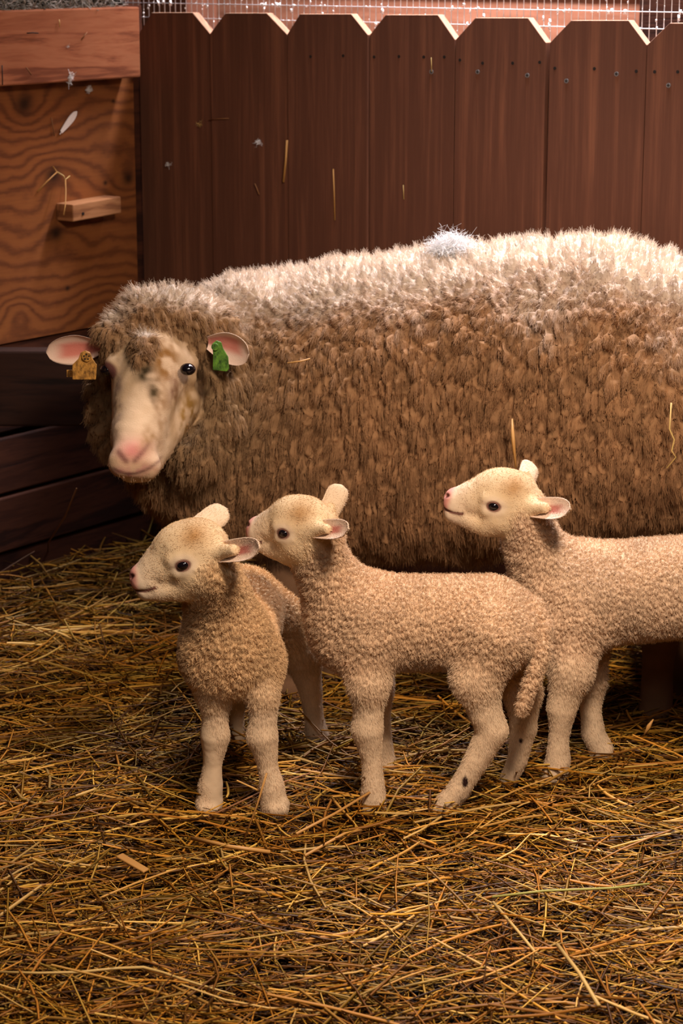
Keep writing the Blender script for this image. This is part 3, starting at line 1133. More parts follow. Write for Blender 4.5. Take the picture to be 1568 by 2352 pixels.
build_lamb('lamb at the left, chest to the viewer, head turned left in profile', S, H, u, fr, [e1, e2], 21, gf, (P(555, 1700, 2.85)[0], 2.85, 0.0), (0.60, 0.385, 0.205))

# ------------------------------------------------------------------ middle lamb, side on
S = Sdf()
B = 2.79
H, u, fr = head_frame((655, 1223), 2.745, 3, 27, 0.90)
lamb_head(S, H, u, fr)
Yh = H(-50, 0)[1]
S.chain([lj(736, 1235, Yh + 0.01, 54), lj(738, 1292, B - .01, 64), lj(780, 1380, B, 82), lj(830, 1430, B, 100)], 0.016)
S.chain([lj(810, 1445, B, 98), lj(850, 1430, B, 112), lj(980, 1430, B, 108), lj(1120, 1430, B, 108), lj(1150, 1440, B, 100)], 0.03)
gf = [G(858, 1860), G(890, 1778), G(1015, 1866), G(1163, 1806)]
y0, y1, y2, y3 = [q[1] for q in gf]
S.limb([lj(835, 1490, 2.755, 66), lj(846, 1570, y0, 44), lj(846, 1625, y0, 33), lj(843, 1675, y0, 36), lj(853, 1745, y0, 22), lj(856, 1800, y0, 25), lj(858, 1848, y0, 31)], 1)
S.limb([lj(850, 1490, 2.83, 60), lj(864, 1580, y1, 34), lj(868, 1660, y1, 28), lj(876, 1715, y1, 25), lj(886, 1762, y1, 24)], 1)
S.limb([lj(1130, 1470, 2.75, 92), lj(1092, 1560, 2.735, 52), lj(1114, 1635, y2, 37), lj(1130, 1678, y2, 36), lj(1092, 1750, y2, 27), lj(1054, 1812, y2, 25), lj(1022, 1850, y2, 26)], 1)
S.limb([lj(1165, 1490, 2.83, 78), lj(1200, 1590, y3, 38), lj(1202, 1670, y3, 30), lj(1188, 1745, y3, 22), lj(1165, 1795, y3, 19)], 1)
S.chain([lj(1228, 1392, B - .01, 20), lj(1248, 1440, B - .03, 19), lj(1244, 1505, B - .05, 19), lj(1216, 1575, B - .058, 18), lj(1198, 1632, B - .06, 12)], 0.005)
S.cone(P(1012, 1856, y2 - .004), P(996, 1864, y2 - .006), 14 * PX(y2), 10 * PX(y2), 0.006, 'leg')
ear_root(S, (702, 1215), Yh - 0.012, (799, 1214), Yh - 0.07, 27, 0.5)
e1 = ear_px((702, 1215), Yh - 0.012, (799, 1214), Yh - 0.07, 27, (0.1, -1, 0.55), droop=0.0, cup=0.55, fat=0.62, bw=0.72, th=0.004, core=0.42)
ear_root(S, (752, 1182), Yh + 0.02, (784, 1113), Yh + 0.03, 27, 0.3)
e2 = ear_px((752, 1182), Yh + 0.02, (784, 1113), Yh + 0.03, 27, bw=0.9, open_dir= (0.0, 1, -0.1), droop=0.0, cup=0.3, fat=0.65)
sp_ = [(P(1068, 1797, y2 - 0.017), (0.0045, 0.02, 0.009), (0.03, 0.012, 0.01)), (P(1196, 1702, y3 - 0.017), (0.003, 0.02, 0.004), (0.03, 0.012, 0.01))]
build_lamb('middle lamb standing side on with tail hanging, nose over the left lamb\'s back', S, H, u, fr, [e1, e2], 22, gf, (P(980, 1700, B)[0], B, 0.0), (0.60, 0.40, 0.25), stain=sp_)

# ------------------------------------------------------------------ right lamb
S = Sdf()
B = 2.91
H, u, fr = head_frame((1135, 1161), 2.86, -3, 12, 0.90)
lamb_head(S, H, u, fr)
Yh = H(-50, 0)[1]
S.chain([lj(1212, 1185, Yh, 52), lj(1222, 1250, B - .01, 68), lj(1265, 1330, B, 96), lj(1320, 1370, B, 118)], 0.016)
S.chain([lj(1300, 1385, B, 112), lj(1345, 1365, B, 118), lj(1480, 1355, B, 116), lj(1620, 1345, B, 118), lj(1680, 1360, B, 105)], 0.03)
gf = [G(1268, 1790), G(1378, 1738), G(1640, 1800), G(1700, 1745)]
y0, y1, y2, y3 = [q[1] for q in gf]
S.limb([lj(1315, 1450, 2.875, 78), lj(1312, 1540, y0, 46), lj(1290, 1625, y0, 34), lj(1283, 1690, y0, 22), lj(1281, 1745, y0, 27), lj(1272, 1782, y0, 30)], 1)
S.limb([lj(1345, 1450, 2.95, 66), lj(1362, 1560, y1, 27), lj(1356, 1630, y1, 23), lj(1362, 1685, y1, 26), lj(1380, 1722, y1, 28)], 1)
S.limb([lj(1680, 1420, 2.87, 88), lj(1650, 1510, y2, 55), lj(1690, 1610, y2, 38), lj(1660, 1710, y2, 28), lj(1640, 1785, y2, 28)], 1)
S.limb([lj(1690, 1420, 2.95, 80), lj(1690, 1510, y3, 50), lj(1730, 1600, y3, 34), lj(1710, 1680, y3, 26), lj(1700, 1735, y3, 26)], 1)
ear_root(S, (1194, 1164), Yh - 0.010, (1308, 1168), Yh - 0.075, 30, 0.5)
e1 = ear_px((1194, 1164), Yh - 0.010, (1308, 1168), Yh - 0.075, 30, (0.1, -1, 0.55), droop=0.0, cup=0.55, fat=0.62, bw=0.72, th=0.004, core=0.42)
ear_root(S, (1205, 1105), Yh + 0.02, (1220, 1062), Yh + 0.06, 25, 0.3)
e2 = ear_px((1205, 1105), Yh + 0.02, (1220, 1062), Yh + 0.06, 25, bw=0.95, open_dir= (-0.1, 1, -0.1), droop=0.0, cup=0.3, fat=0.65)
build_lamb('right lamb with raised muzzle, hindquarters cut by the right edge', S, H, u, fr, [e1, e2], 23, gf, (P(1450, 1650, B)[0], B, 0.0), (0.62, 0.425, 0.28))

# ------------------------------------------------------------------ the ewe
S = Sdf()


def J(u_, v_, Y, r):
    return P(u_, v_, Y), r * PX(Y, v_)


S.chain([J(640, 868, 3.43, 246), J(820, 836, 3.38, 246), J(1060, 814, 3.33, 246), J(1370, 788, 3.25, 243), J(1530, 852, 3.21, 258)], 0.08)
S.chain([J(590, 1010, 3.43, 238), J(800, 1035, 3.38, 246), J(1050, 1025, 3.33, 250), J(1400, 985, 3.25, 254), J(1560, 980, 3.21, 244)], 0.08)
# neck and chest
S.chain([J(545, 800, 3.37, 165), J(470, 830, 3.32, 120)], 0.03)
S.chain([J(490, 1075, 3.40, 165), J(425, 1040, 3.36, 138)], 0.05)
# wool round the face and on the crown
S.chain([J(378, 945, 3.35, 150), J(388, 860, 3.33, 155)], 0.02)
S.chain([J(296, 772, 3.22, 70), J(340, 735, 3.235, 78), J(400, 728, 3.245, 78), J(462, 752, 3.26, 76), J(500, 800, 3.27, 62), J(515, 880, 3.265, 54), J(505, 970, 3.255, 56), J(450, 1040, 3.25, 62)], 0.018)
S.chain([J(262, 800, 3.25, 44), J(247, 900, 3.28, 40), J(262, 1000, 3.29, 42)], 0.015)
# face
FK = 0.012
S.cone(*[J(346, 842, 3.205, 0)[0], J(316, 1000, 3.12, 0)[0]], 90 * PX(3.2), 60 * PX(3.1), FK, 'face')
S.cone(*[J(316, 1000, 3.12, 0)[0], J(304, 1050, 3.075, 0)[0]], 58 * PX(3.1), 47 * PX(3.1), FK, 'face')
S.cone(*[J(388, 925, 3.225, 0)[0], J(338, 1058, 3.11, 0)[0]], 72 * PX(3.2), 38 * PX(3.1), FK, 'face')
S.ball(*J(352, 828, 3.218, 84), FK, 'face')
S.chain([J(330, 785, 3.165, 30), J(326, 822, 3.145, 18)], 0.01)
S.cone(*[J(405, 832, 3.195, 0)[0], J(440, 836, 3.21, 0)[0]], 22 * PX(3.2), 18 * PX(3.2), FK, 'face')
S.cone(*[J(410, 872, 3.195, 0)[0], J(438, 868, 3.21, 0)[0]], 18 * PX(3.2), 14 * PX(3.2), FK, 'face')
S.ball(*J(266, 838, 3.175, 26), FK, 'face')
S.cone(*[J(283, 1062, 3.06, 0)[0], J(336, 1070, 3.075, 0)[0]], 35 * PX(3.1), 33 * PX(3.1), 0.008, 'face')
S.cone(*[J(300, 1084, 3.075, 0)[0], J(332, 1082, 3.085, 0)[0]], 26 * PX(3.1), 25 * PX(3.1), 0.006, 'face')
S.cone(*[J(272, 1040, 3.030, 0)[0], J(290, 1060, 3.018, 0)[0]], 6 * PX(3.1), 4 * PX(3.1), 0.003, 'face', True)
S.cone(*[J(332, 1034, 3.034, 0)[0], J(309, 1060, 3.020, 0)[0]], 8 * PX(3.1), 4 * PX(3.1), 0.003, 'face', True)
S.cone(*[J(258, 1078, 3.035, 0)[0], J(300, 1096, 3.015, 0)[0]], 3 * PX(3.1), 3 * PX(3.1), 0.002, 'face', True)
S.cone(*[J(300, 1096, 3.015, 0)[0], J(360, 1076, 3.035, 0)[0]], 3 * PX(3.1), 3 * PX(3.1), 0.002, 'face', True)
# legs
gF, gF2, gH, gH2 = G(664, 1604), G(760, 1560), G(1505, 1645), G(1560, 1600)
S.chain([J(650, 1190, 3.40, 60), J(660, 1320, 3.37, 46), J(662, 1430, 3.31, 40), J(664, 1530, 3.25, 30), J(666, 1590, gF[1], 36)], 0.03, 'leg')
S.chain([J(740, 1190, 3.48, 60), J(750, 1300, 3.46, 46), J(756, 1420, gF2[1], 40), J(760, 1545, gF2[1], 34)], 0.03, 'leg')
S.chain([J(1490, 1170, 3.24, 80), J(1510, 1310, 3.20, 56), J(1520, 1420, gH[1], 52), J(1510, 1530, gH[1], 34), J(1505, 1630, gH[1], 40)], 0.03, 'leg')
S.chain([J(1560, 1190, 3.28, 90), J(1580, 1300, gH2[1], 66), J(1600, 1400, gH2[1], 48), J(1580, 1500, gH2[1], 33), J(1565, 1588, gH2[1], 38)], 0.03, 'leg')
V, F = S.mesh(0.0031)
N = normals(V, F)
df = S.at(V, ('face',)); dw = S.at(V, ('wool',)); dl = S.at(V, ('leg',))
wt = np.clip((np.minimum(df, dl + 0.02) - dw) / 0.014 + 0.35, 0, 1)
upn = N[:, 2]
# locks of fleece: long and hanging on the flank, tight tufts on the back
warp = np.stack([fbm(V / 0.03, 41), fbm(V / 0.03, 42), fbm(V / 0.03, 43)], 1) - 0.5
wsc = 0.022
LSa = np.array([0.0118, 0.0118, 0.031]); LSb = np.array([0.0105, 0.0105, 0.0105])
topm = smooth(0.35, 0.75, upn + 0.35 * (fbm(V / 0.05, 40) - 0.5))
fa1, fa2, ca = worley((V + warp * wsc) / LSa, 44)
fb1, fb2, cb = worley((V + warp * wsc) / LSb, 54)
edge = smooth(0.0, 0.34, fa2 - fa1) * (1 - topm) + smooth(0.0, 0.5, fb2 - fb1) * topm
cenw = np.where((topm > 0.5)[:, None], cb * LSb, ca * LSa) - warp * wsc
g1, g2, gcen = worley((V + warp * 0.05) / np.array([0.05, 0.05, 0.08]), 45)
clump = smooth(0.0, 0.20, g2 - g1)
rump = np.exp(-(((V - P(1350, 700, 3.0)) / np.array([0.20, 0.5, 0.16])) ** 2).sum(1))
low = fbm(V / 0.07, 46, 3) - 0.5
disp = (0.0150 * (1 - topm) + 0.0095 * topm) * edge * (0.7 + 0.6 * fbm(V / 0.02, 47)) + (0.007 + 0.008 * rump) * clump + 0.012 * low - 0.015
V2 = V + N * (wt * disp + (1 - wt) * 0.003 * (fbm(V / 0.02, 48) - 0.5))[:, None]
n1 = fbm(V / 0.03, 49, 3); n2 = fbm(V / 0.10, 50, 3); n3 = fbm(V / 0.012, 51, 2)
# fleece: soiled brown on the flank and belly, creamier where it faces up
cream_up = smooth(0.30, 0.92, upn + 0.6 * (n2 - 0.5) + 0.25 * (fbm(V / 0.012, 71, 2) - 0.5))[:, None]
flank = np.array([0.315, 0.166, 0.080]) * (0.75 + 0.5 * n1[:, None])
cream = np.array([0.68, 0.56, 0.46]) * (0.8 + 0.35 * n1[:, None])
C = flank * (1 - cream_up) + cream * cream_up
ci = np.floor(np.where((topm > 0.5)[:, None], cb, ca) * 7.0).astype(np.int64)
C = C * (0.88 + 0.24 * _hash(ci[:, 0], ci[:, 1], ci[:, 2], 5))[:, None]
cap = np.exp(-(((V - P(400, 900, 3.28)) / np.array([0.15, 0.18, 0.16])) ** 2).sum(1))[:, None]
grey = np.array([0.24, 0.165, 0.09]) * (0.6 + 0.8 * n3[:, None])
C = C * (1 - 0.85 * cap * (1 - 0.6 * cream_up)) + grey * 0.85 * cap * (1 - 0.6 * cream_up)
fm = np.clip((dw - df) / 0.010 + 0.5, 0, 1)[:, None]
face = np.array([0.66, 0.46, 0.29]) * (0.88 + 0.24 * n1[:, None])


def blob(pt, r):
    return np.exp(-(((V - pt) / np.asarray(r)) ** 2).sum(1))[:, None]


for (u_, v_, Y, ru, rv, c, a) in [(378, 830, 3.12, 36, 60, (0.25, 0.115, 0.032), .95), (362, 925, 3.06, 20, 78, (0.25, 0.115, 0.035), .95), (292, 805, 3.13, 34, 44, (0.15, 0.10, 0.055), .95),
                                  (325, 862, 3.1, 20, 30, (0.05, 0.035, 0.018), 1.0), (352, 905, 3.1, 12, 26, (0.07, 0.045, 0.02), .9), (264, 930, 3.1, 13, 75, (0.20, 0.13, 0.10), .8), (398, 900, 3.13, 12, 26, (0.20, 0.085, 0.055), 1.0),
                                  (303, 1042, 3.03, 38, 24, (0.55, 0.20, 0.16), 1.3), (305, 1085, 3.04, 48, 16, (0.55, 0.26, 0.22), .95), (432, 960, 3.15, 26, 75, (0.28, 0.15, 0.04), .95), (345, 1015, 3.05, 28, 26, (0.30, 0.17, 0.07), .7)]:
    k = blob(P(u_, v_, Y), (ru * PX(Y), 0.08, rv * PX(Y))) * a * (0.8 if a > 1.1 else 1.0) if a > 1.1 else blob(P(u_, v_, Y), (ru * PX(Y), 0.08, rv * PX(Y))) * a * (0.30 + 1.3 * smooth(0.25, 0.75, n3)[:, None])
    k = np.clip(k, 0, 1)
    face = face * (1 - k) + np.array(c) * k
for (u_, v_, u2, v2) in [(271, 1043, 290, 1062), (335, 1034, 308, 1062)]:      # nostrils
    for t in np.linspace(0, 1, 5):
        k = np.clip(blob(P(u_ + (u2 - u_) * t, v_ + (v2 - v_) * t, 3.035), (7 * PX(3.1), 0.05, 6 * PX(3.1))) * 0.7, 0, 1)
        face = face * (1 - k) + np.array([0.13, 0.04, 0.035]) * k
for t in np.linspace(0, 1, 16):                                                 # mouth line
    k = np.clip(blob(P(262 + 98 * t, 1078 + 16 * math.sin(t * math.pi) - 8 * t, 3.04), (6 * PX(3.1), 0.06, 3.4 * PX(3.1))) * 0.75, 0, 1)
    face = face * (1 - k) + np.array([0.14, 0.055, 0.045]) * k
EYE_L = P(430, 851, 3.145); EYE_R = P(246, 852, 3.165)
for ep in (EYE_L, EYE_R):
    d = np.linalg.norm((V - ep) / np.array([1.15, 1.6, 1]), axis=1)
    k = (1 - smooth(0.011, 0.017, d))[:, None]
    face = face * (1 - k) + np.array([0.17, 0.07, 0.06]) * k
C = C * (1 - fm) + face * fm
lm = np.clip((np.minimum(dw, df) - dl) / 0.02 + 0.5, 0, 1)[:, None]
C = C * (1 - lm) + np.array([0.17, 0.09, 0.05]) * (0.7 + 0.6 * n1[:, None]) * lm
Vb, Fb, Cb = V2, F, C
Nb = normals(Vb, Fb)
ee1 = ear_px((232, 800), 3.215, (106, 808), 3.20, 42, (0.15, -1, -0.25), droop=-0.02, cup=0.55, fat=0.35, inner=(0.66, 0.22, 0.17), rim=(0.86, 0.62, 0.5), th=0.003)
ee2 = ear_px((474, 788), 3.20, (573, 812), 3.17, 44, (-0.1, -1, -0.3), droop=-0.02, cup=0.5, fat=0.5, inner=(0.70, 0.27, 0.22), rim=(0.88, 0.66, 0.56), th=0.003)
Va, Fa, Ca = Vb, Fb, Cb
for ev, ef, ec in (ee1, ee2):
    Fa = np.concatenate([Fa, ef + len(Va)]); Va = np.concatenate([Va, ev]); Ca = np.concatenate([Ca, ec])
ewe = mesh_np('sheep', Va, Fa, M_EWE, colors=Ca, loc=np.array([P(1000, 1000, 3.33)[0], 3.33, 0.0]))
tag(ewe, 'large woolly ewe with two ear tags standing behind the lambs, face to the viewer', 'sheep')
for ep, rr in ((EYE_L, 0.0105), (EYE_R, 0.0105)):
    m = MB(); m.ball(ep + np.array([0, 0.0095, 0]), (rr * 1.1, rr, rr * 0.85), 20); m.build('eye', M_EYE, ewe, smooth_=True)

# fleece fibres
nh = 360000
p, nn, vi = sample_roots(Vb, Fb, Nb, nh, wgt=np.clip(wt * (0.25 + 0.75 * edge) + 0.12 * fm[:, 0] + 0.3 * lm[:, 0], 0, 1), seed=5)
r = np.random.default_rng(99)
nn = N[vi]; w_ = wt[vi]
top = smooth(0.2, 0.8, nn[:, 2])
cc = cenw[vi]
pull = cc - p; pull -= nn * (pull * nn).sum(1)[:, None]
rnd = r.normal(0, 1, p.shape)
L = (0.0105 + 0.001 * top) * (0.55 + 0.8 * r.random(nh))
L = L + 0.008 * smooth(0.58, 0.30, p[:, 2]) * (1 - top) * r.random(nh)
L = np.where(w_ < 0.5, 0.0032, L)
wv = fbm(p / 0.06, 61) - 0.5
flow = np.stack([0.05 + 1.3 * wv, 0 * wv, -1 + 0 * wv], 1)
fl = flow - nn * (nn * flow).sum(1)[:, None]
d = nn * (0.40 + 0.7 * top)[:, None] + fl * (0.80 * (1 - 0.6 * top))[:, None] + rnd * (0.19 + 0.10 * top)[:, None]
d = np.where((w_ < 0.5)[:, None], nn * 0.18 + fl + rnd * 0.15, d)
d /= np.linalg.norm(d, axis=1)[:, None]
K = 5
pts = np.zeros((nh, K, 3))
for i in range(K):
    t = i / (K - 1)
    pts[:, i] = p - nn * 0.001 + d * (L * t)[:, None] + pull * ((0.28 + 0.35 * top) * (w_ > 0.5))[:, None] * t ** 1.2 + rnd * (0.0007 * math.sin(t * 6.0)) * (w_ > 0.5)[:, None] \
        + np.array([0, 0, -0.003]) * (t * t) * (1 - top)[:, None]
tipc = Cb[vi] * (0.95 + 0.4 * r.random((nh, 1)))
strands('fleece', pts, 0.00024, 0.00009, tipc, M_HAIR, ewe)


# ear tags
def speckle(name, c1, c2, sc_):
    t = NT(name, 0.55, 0.35)
    t.col(t.ramp(t.noise(t.mapping(t.obj(), (1, 1, 0.6)), sc_, 5, 0.7), [(0.38, c1), (0.62, c2)]))
    return t.m


M_TAGO = speckle('orange_tag_plastic', (0.16, 0.07, 0.015), (0.62, 0.30, 0.06), 220)
M_TAGG = speckle('green_tag_plastic', (0.02, 0.06, 0.008), (0.13, 0.30, 0.03), 160)


def tag_shape(pts, Y, th):
    m = MB()
    m.prism([P(a, b, Y) for a, b in pts], np.array([0, th, 0]))
    return m


yt = 3.135
t1 = tag_shape([(166, 872), (220, 872), (222, 838), (212, 824), (207, 810), (196, 805), (185, 810), (180, 824), (166, 838)], yt, 0.0025).build('ear_tag', M_TAGO, ewe, bevel=0.0008)
t1['label'] = 'dirty orange ear tag'
m = MB(); c = P(199, 819, yt); m.tube([c, c + np.array([0, -0.003, 0])], 0.0072, 16); b1 = m.build('button', M_TAGO, t1, bevel=0.0008)
m = MB()
for k in range(5):
    a = 2 * math.pi * k / 5 + 0.3
    q = c + np.array([0.0038 * math.cos(a), -0.0029, 0.0038 * math.sin(a)])
    m.tube([q, q + np.array([0, -0.0004, 0])], 0.0013, 8)
m.build('hole_pattern', M_NAIL, t1)
tag_shape([(153, 850), (172, 850), (172, 866), (153, 866)], yt + 0.02, 0.002).build('tag_back', M_TAGO, t1)
t2 = tag_shape([(488, 850), (520, 854), (526, 848), (524, 820), (512, 800), (508, 786), (497, 782), (487, 790), (489, 815)], yt + 0.01, 0.003).build('ear_tag', M_TAGG, ewe, bevel=0.0012)
t2['label'] = 'green ear tag'
m = MB(); c = P(494, 796, yt + 0.01); m.tube([c, c + np.array([0, -0.004, 0])], 0.0055, 14); m.build('button', M_TAGG, t2, bevel=0.0008)

# ------------------------------------------------------------------ small things
def bit(name, pts, rad, mat, label, cat, group=None, sides=5):
    m = MB(); m.tube(pts, rad, sides)
    return tag(m.build(name, mat, smooth_=True), label, cat, group)


M_S1 = plain('gold_straw', (0.50, 0.25, 0.07), 0.5, 0.4)
M_S2 = plain('pale_straw', (0.58, 0.38, 0.13), 0.5, 0.4)
M_S3 = plain('brown_straw', (0.26, 0.11, 0.04), 0.6, 0.3)
M_S4 = plain('green_straw', (0.36, 0.33, 0.09), 0.6, 0.3)
M_FEATHER = plain('white_feather', (0.80, 0.70, 0.66), 0.9, 0.1)


def fpt(u, v, off=0.004):
    t, z = fence_hit(u, v, off); return FW(t, off, z)


def wpt(u, v, off):
    s, z = wall_hit(u, v, off); return WW(s, off, z)


GS = 'straws stuck to the fence'
bit('straw', [fpt(659, 322), fpt(656, 370), fpt(651, 418)], 0.0022, M_S1, 'thick gold straw stuck upright in the gap of the fence boards', 'straw', GS)
bit('straw', [fpt(765, 388), fpt(767, 440), fpt(769, 506)], 0.0013, M_S1, 'long thin straw hanging on the fence board right of the thick gold straw', 'straw', GS)
bit('straw', [fpt(480, 275), fpt(505, 273), fpt(525, 272)], 0.0009, M_S3, 'short dull straw lying level on the fence among cobweb specks', 'straw', GS)
bit('straw', [fpt(585, 422), fpt(590, 434), fpt(595, 447)], 0.0011, M_S3, 'short tan straw chip on the fence below the wool tuft', 'straw', GS)
bit('straw', [fpt(990, 132), fpt(991, 165)], 0.0007, M_S2, 'tiny pale straw stuck near the screw under the fence top', 'straw', GS)
bit('straw', [fpt(926, 425), fpt(927, 458)], 0.0007, M_S2, 'tiny pale straw halfway down the fence above the ewe\'s back', 'straw', GS)

GT = 'wool tufts on the boards'


def tuft(pt, size, label, nrm, n=60, seed=0, mat=M_LINT, el=(1, 1, 1), fine=1.0):
    r = np.random.default_rng(seed)
    c = np.asarray(pt)
    p0 = c + r.normal(0, 1, (n, 3)) * size * 0.32 * np.array(el)
    d = r.normal(0, 1, (n, 3)) + nrm * 0.6
    m = MB()
    for a, b in zip(p0, d):
        b = b / np.linalg.norm(b) * size * (0.30 + 0.38 * r.random()) * np.array(el)
        k = r.normal(0, size * 0.26, (2, 3))
        m.tube([a, a + b * 0.4 + k[0], a + b * 0.75 + k[1], a + b + k[0] + k[1]], np.array([1, 1, .8, .4]) * size * 0.045 * fine, 3)
    return tag(m.build('wool_tuft', mat), label, 'wool tuft', GT)


tuft(fpt(593, 326), 0.007, 'small pinkish wool tuft caught on the second fence board', FNOR, 40, 1)
tuft(fpt(459, 286), 0.006, 'small wool tuft on the first fence board near the level straw', FNOR, 24, 2, M_S2)
tuft(fpt(386, 378), 0.006, 'wispy wool tuft low on the first fence board', FNOR, 24, 3)
tuft(wpt(160, 178, BO), 0.009, 'white wool tuft hanging from the lower edge of the beam', WNOR, 60, 4, el=(.6, .6, 1.4))
tuft(wpt(205, 205, PO + 0.01), 0.009, 'grey wisp of wool on the panel under the beam', WNOR, 34, 5)
tuft(wpt(154, 108, BO), 0.004, 'tiny white wool tuft in the middle of the beam', WNOR, 24, 6)

# feather
m = MB()
a, b = wpt(140, 303, PO + 0.004), wpt(176, 256, PO + 0.006)
ax = ortho(b - a); sd = np.cross(ax, WNOR)
L_ = np.linalg.norm(b - a)
top_, bot_ = [], []
for t in np.linspace(0, 1, 11):
    wd = 0.0068 * (0.45 + 0.55 * math.sin(min(1, t * 1.35) * math.pi / 2)) * math.sqrt(max(0.02, 1 - max(0, (t - 0.6) / 0.4) ** 2))
    top_.append(a + ax * L_ * t + sd * wd); bot_.append(a + ax * L_ * t - sd * wd)
m.prism(top_ + bot_[::-1], WNOR * 0.001)
fe = m.build('feather', M_FEATHER)
tag(fe, 'white feather stuck to the swirly wood panel', 'feather')
m = MB(); m.tube([a + WNOR * 0.0015 - ax * 0.006, b + WNOR * 0.0015 - ax * 0.006], [0.0008, 0.0003], 5); m.build('quill', M_FEATHER, fe)

# bent straws on the panel
GP = 'straws hanging on the panel'
bit('straw', [wpt(86, 440, PO + 0.003), wpt(110, 415, PO + 0.008), wpt(131, 395, PO + 0.012), wpt(122, 383, PO + 0.01)], 0.0015, M_S1, 'bent straw stuck over a knot on the panel above the block', 'straw', GP)
bit('straw', [wpt(131, 395, PO + 0.012), wpt(146, 404, PO + 0.014), wpt(150, 413, PO + 0.02), wpt(160, 404, PO + 0.02)], 0.0012, M_S2, 'short kinked straw beside the bent straw on the panel', 'straw', GP)
bit('straw', [wpt(150, 412, PO + 0.02), wpt(151, 440, PO + 0.03), wpt(150, 470, PO + 0.045), wpt(146, 494, PO + 0.05)], 0.0011, M_S1, 'straw dangling down to the left end of the small block', 'straw', GP)
bit('straw', [wpt(118, 270, PO + 0.003), wpt(125, 312, PO + 0.003)], 0.0009, M_S3, 'brown straw stuck upright left of the white feather', 'straw', GP)
GB = 'chaff on the beam'
for k, (u_, v_, u2, v2, mt, lb) in enumerate([(136, 45, 137, 62, M_S2, 'pale upright straw chip on the beam face'), (200, 74, 187, 92, M_S3, 'slanting brown straw on the beam right of the pale chip'),
                                              (62, 76, 88, 76, M_NAIL, 'dark level twig on the left part of the beam'), (5, 150, 6, 195, M_NAIL, 'dark upright twig at the left end of the beam'),
                                              (60, 155, 72, 172, M_S3, 'short greenish brown stalk low on the beam')]):
    bit('straw' if 'twig' not in lb else 'twig', [wpt(u_, v_, BO + 0.002), wpt((u_ + u2) / 2, (v_ + v2) / 2 - 1, BO + 0.004), wpt(u2, v2, BO + 0.002)], 0.0009, mt, lb, 'straw' if 'twig' not in lb else 'twig', GB)

# hay lying on top of the beam
n = 2600
r = np.random.default_rng(55)
s = wall_hit(300, 15, 0.05)[0] + 0.95 * r.random(n) ** 0.75
lift = r.random(n) ** 1.5 * 0.035
o = 0.004 + r.random(n) * 0.046
c = np.array([WW(a, b, BEAM_TOP + d) for a, b, d in zip(s, o, lift)])
Vh, Fh, kk = straw_arrays(n, c[:, 0], c[:, 1], c[:, 2], r.random(n) * math.pi, r.normal(0, 0.6, n), 0.008 + 0.022 * r.random(n), 0.0005 + 0.0008 * r.random(n), np.stack([r.normal(0, .5, n), r.normal(0, .4, n)], 1))
ch = np.array([(0.42, 0.40, 0.36), (0.30, 0.27, 0.22), (0.55, 0.52, 0.5), (0.14, 0.12, 0.09)])[r.integers(0, 4, n)]
tag(mesh_np('chaff', Vh, Fh, M_STRAW, colors=np.repeat(ch, kk, 0)), 'grey matted chaff lying along the top of the beam', 'chaff', kind='stuff')

# standout stalks in the bedding
GL = 'loose stalks on top of the bedding'


def stalk(pix, z, rad, mat, label):
    bit('straw', [G(a, b, z + dz) for a, b, dz in pix], rad, mat, label, 'straw', GL)


stalk([(-20, 2232, 0), (90, 2235, .003), (180, 2233, .004), (270, 2224, .005), (330, 2222, .005), (375, 2234, .004), (420, 2250, .004), (480, 2268, .003), (540, 2285, .0)], 0.016, [0.0014, .0017, .0018, .0018, .0020, .0017, .0017, .0014, .0008], M_S2, 'long pale stalk lying across the lower left of the straw')
stalk([(1130, 2060, 0), (1250, 2046, .004), (1400, 2040, .004), (1490, 2030, 0)], 0.016, 0.0017, M_S4, 'greenish stalk lying level at the right of the straw')
stalk([(700, 1965, .012), (790, 1915, .010), (830, 1906, .008)], 0.0, 0.002, M_S1, 'gold stalk below the front hoof of the middle lamb')
stalk([(1280, 2170, 0), (1330, 2235, .006), (1375, 2310, 0)], 0.02, 0.0024, M_S2, 'thick pale stalk slanting down at the lower right')
stalk([(1132, 2072, 0), (1190, 2140, .006), (1235, 2195, 0)], 0.018, 0.0019, M_S2, 'pale stalk slanting down from the left end of the greenish stalk')
stalk([(440, 1925, .0), (530, 1945, .008), (620, 1957, 0)], 0.014, 0.0028, M_S1, 'thick gold stalk in front of the left lamb\'s hooves')
stalk([(680, 1915, 0.02), (770, 1868, .02), (905, 1786, .03)], 0.004, 0.0020, M_S1, 'gold stalk leaning across the front foot of the middle lamb')
stalk([(612, 1776, 0.09), (590, 1850, .045), (560, 1930, 0.0)], 0.004, 0.0014, M_S1, 'thin upright straw in front of the left lamb\'s right foot')
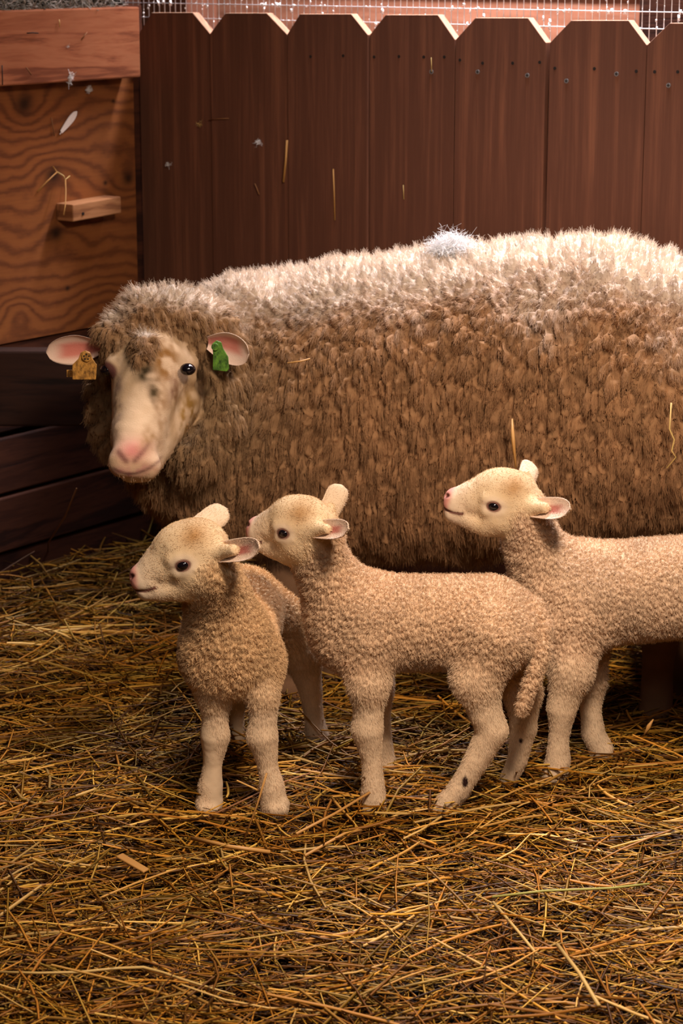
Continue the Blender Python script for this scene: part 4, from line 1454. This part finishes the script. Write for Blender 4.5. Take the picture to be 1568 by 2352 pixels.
stalk([(108, 1290, 0.02), (112, 1245, .08), (150, 1185, .15), (176, 1122, .22)], 0.0, 0.0015, M_S3, 'tall dry stem standing against the left wall planks')
m = MB()
cen_ = G(305, 1985, 0.016)
a_ = ortho(G(340, 2010, 0.014) - G(280, 1970, 0.02)); b_ = np.cross(a_, UPW); hl = np.linalg.norm(G(340, 2010, 0.014) - G(280, 1970, 0.02)) / 2
m.prism([cen_ - a_ * hl - b_ * 0.004, cen_ + a_ * hl * .9 - b_ * 0.007, cen_ + a_ * hl + b_ * 0.004, cen_ - a_ * hl * .9 + b_ * 0.008], UPW * 0.003)
tag(m.build('wood_chip', M_S1, bevel=0.0012), 'flat pale chip of split stalk left of centre in the straw', 'chip')
stalk([(1478, 1690, .02), (1490, 1668, .035), (1500, 1652, .045)], 0.004, [0.001, 0.0038, 0.0008], M_S1, 'small curled dry leaf standing out of the straw right of the right lamb')
stalk([(470, 1880, .0), (640, 1800, .012), (760, 1760, .0)], 0.012, 0.0014, M_S3, 'dark thin stalk running between the left lamb\'s feet')
# straws caught in the fleece
GE = 'straws caught in the ewe\'s fleece'
bit('straw', [P(1176, 962, 3.07), P(1178, 1010, 3.055), P(1184, 1075, 3.05)], [0.0012, 0.003, 0.0015], M_S1, 'gold straw poking from the fleece above the right lamb\'s head', 'straw', GE)
bit('straw', [P(1541, 925, 2.97), P(1537, 985, 2.965), P(1548, 1010, 2.96), P(1542, 1035, 2.96), P(1552, 1050, 2.96), P(1530, 1075, 2.96)], 0.0013, M_S2, 'curly pale straw hanging on the ewe\'s flank near the right edge', 'straw', GE)
bit('straw', [P(660, 834, 3.18), P(690, 830, 3.18), P(712, 824, 3.18)], 0.0012, M_S1, 'short straw lying on the ewe\'s shoulder fleece', 'straw', GE)
# loose wool puff on the back
def puff(u_, v_, Y, size, label, seed):
    return tuft(P(u_, v_, Y), size, label, UPW, 1800, seed, M_LINT, (1.2, 1, .62), 0.30)


puff(1034, 572, 3.30, 0.026, 'white puff of loose wool sitting on the ewe\'s back', 9)
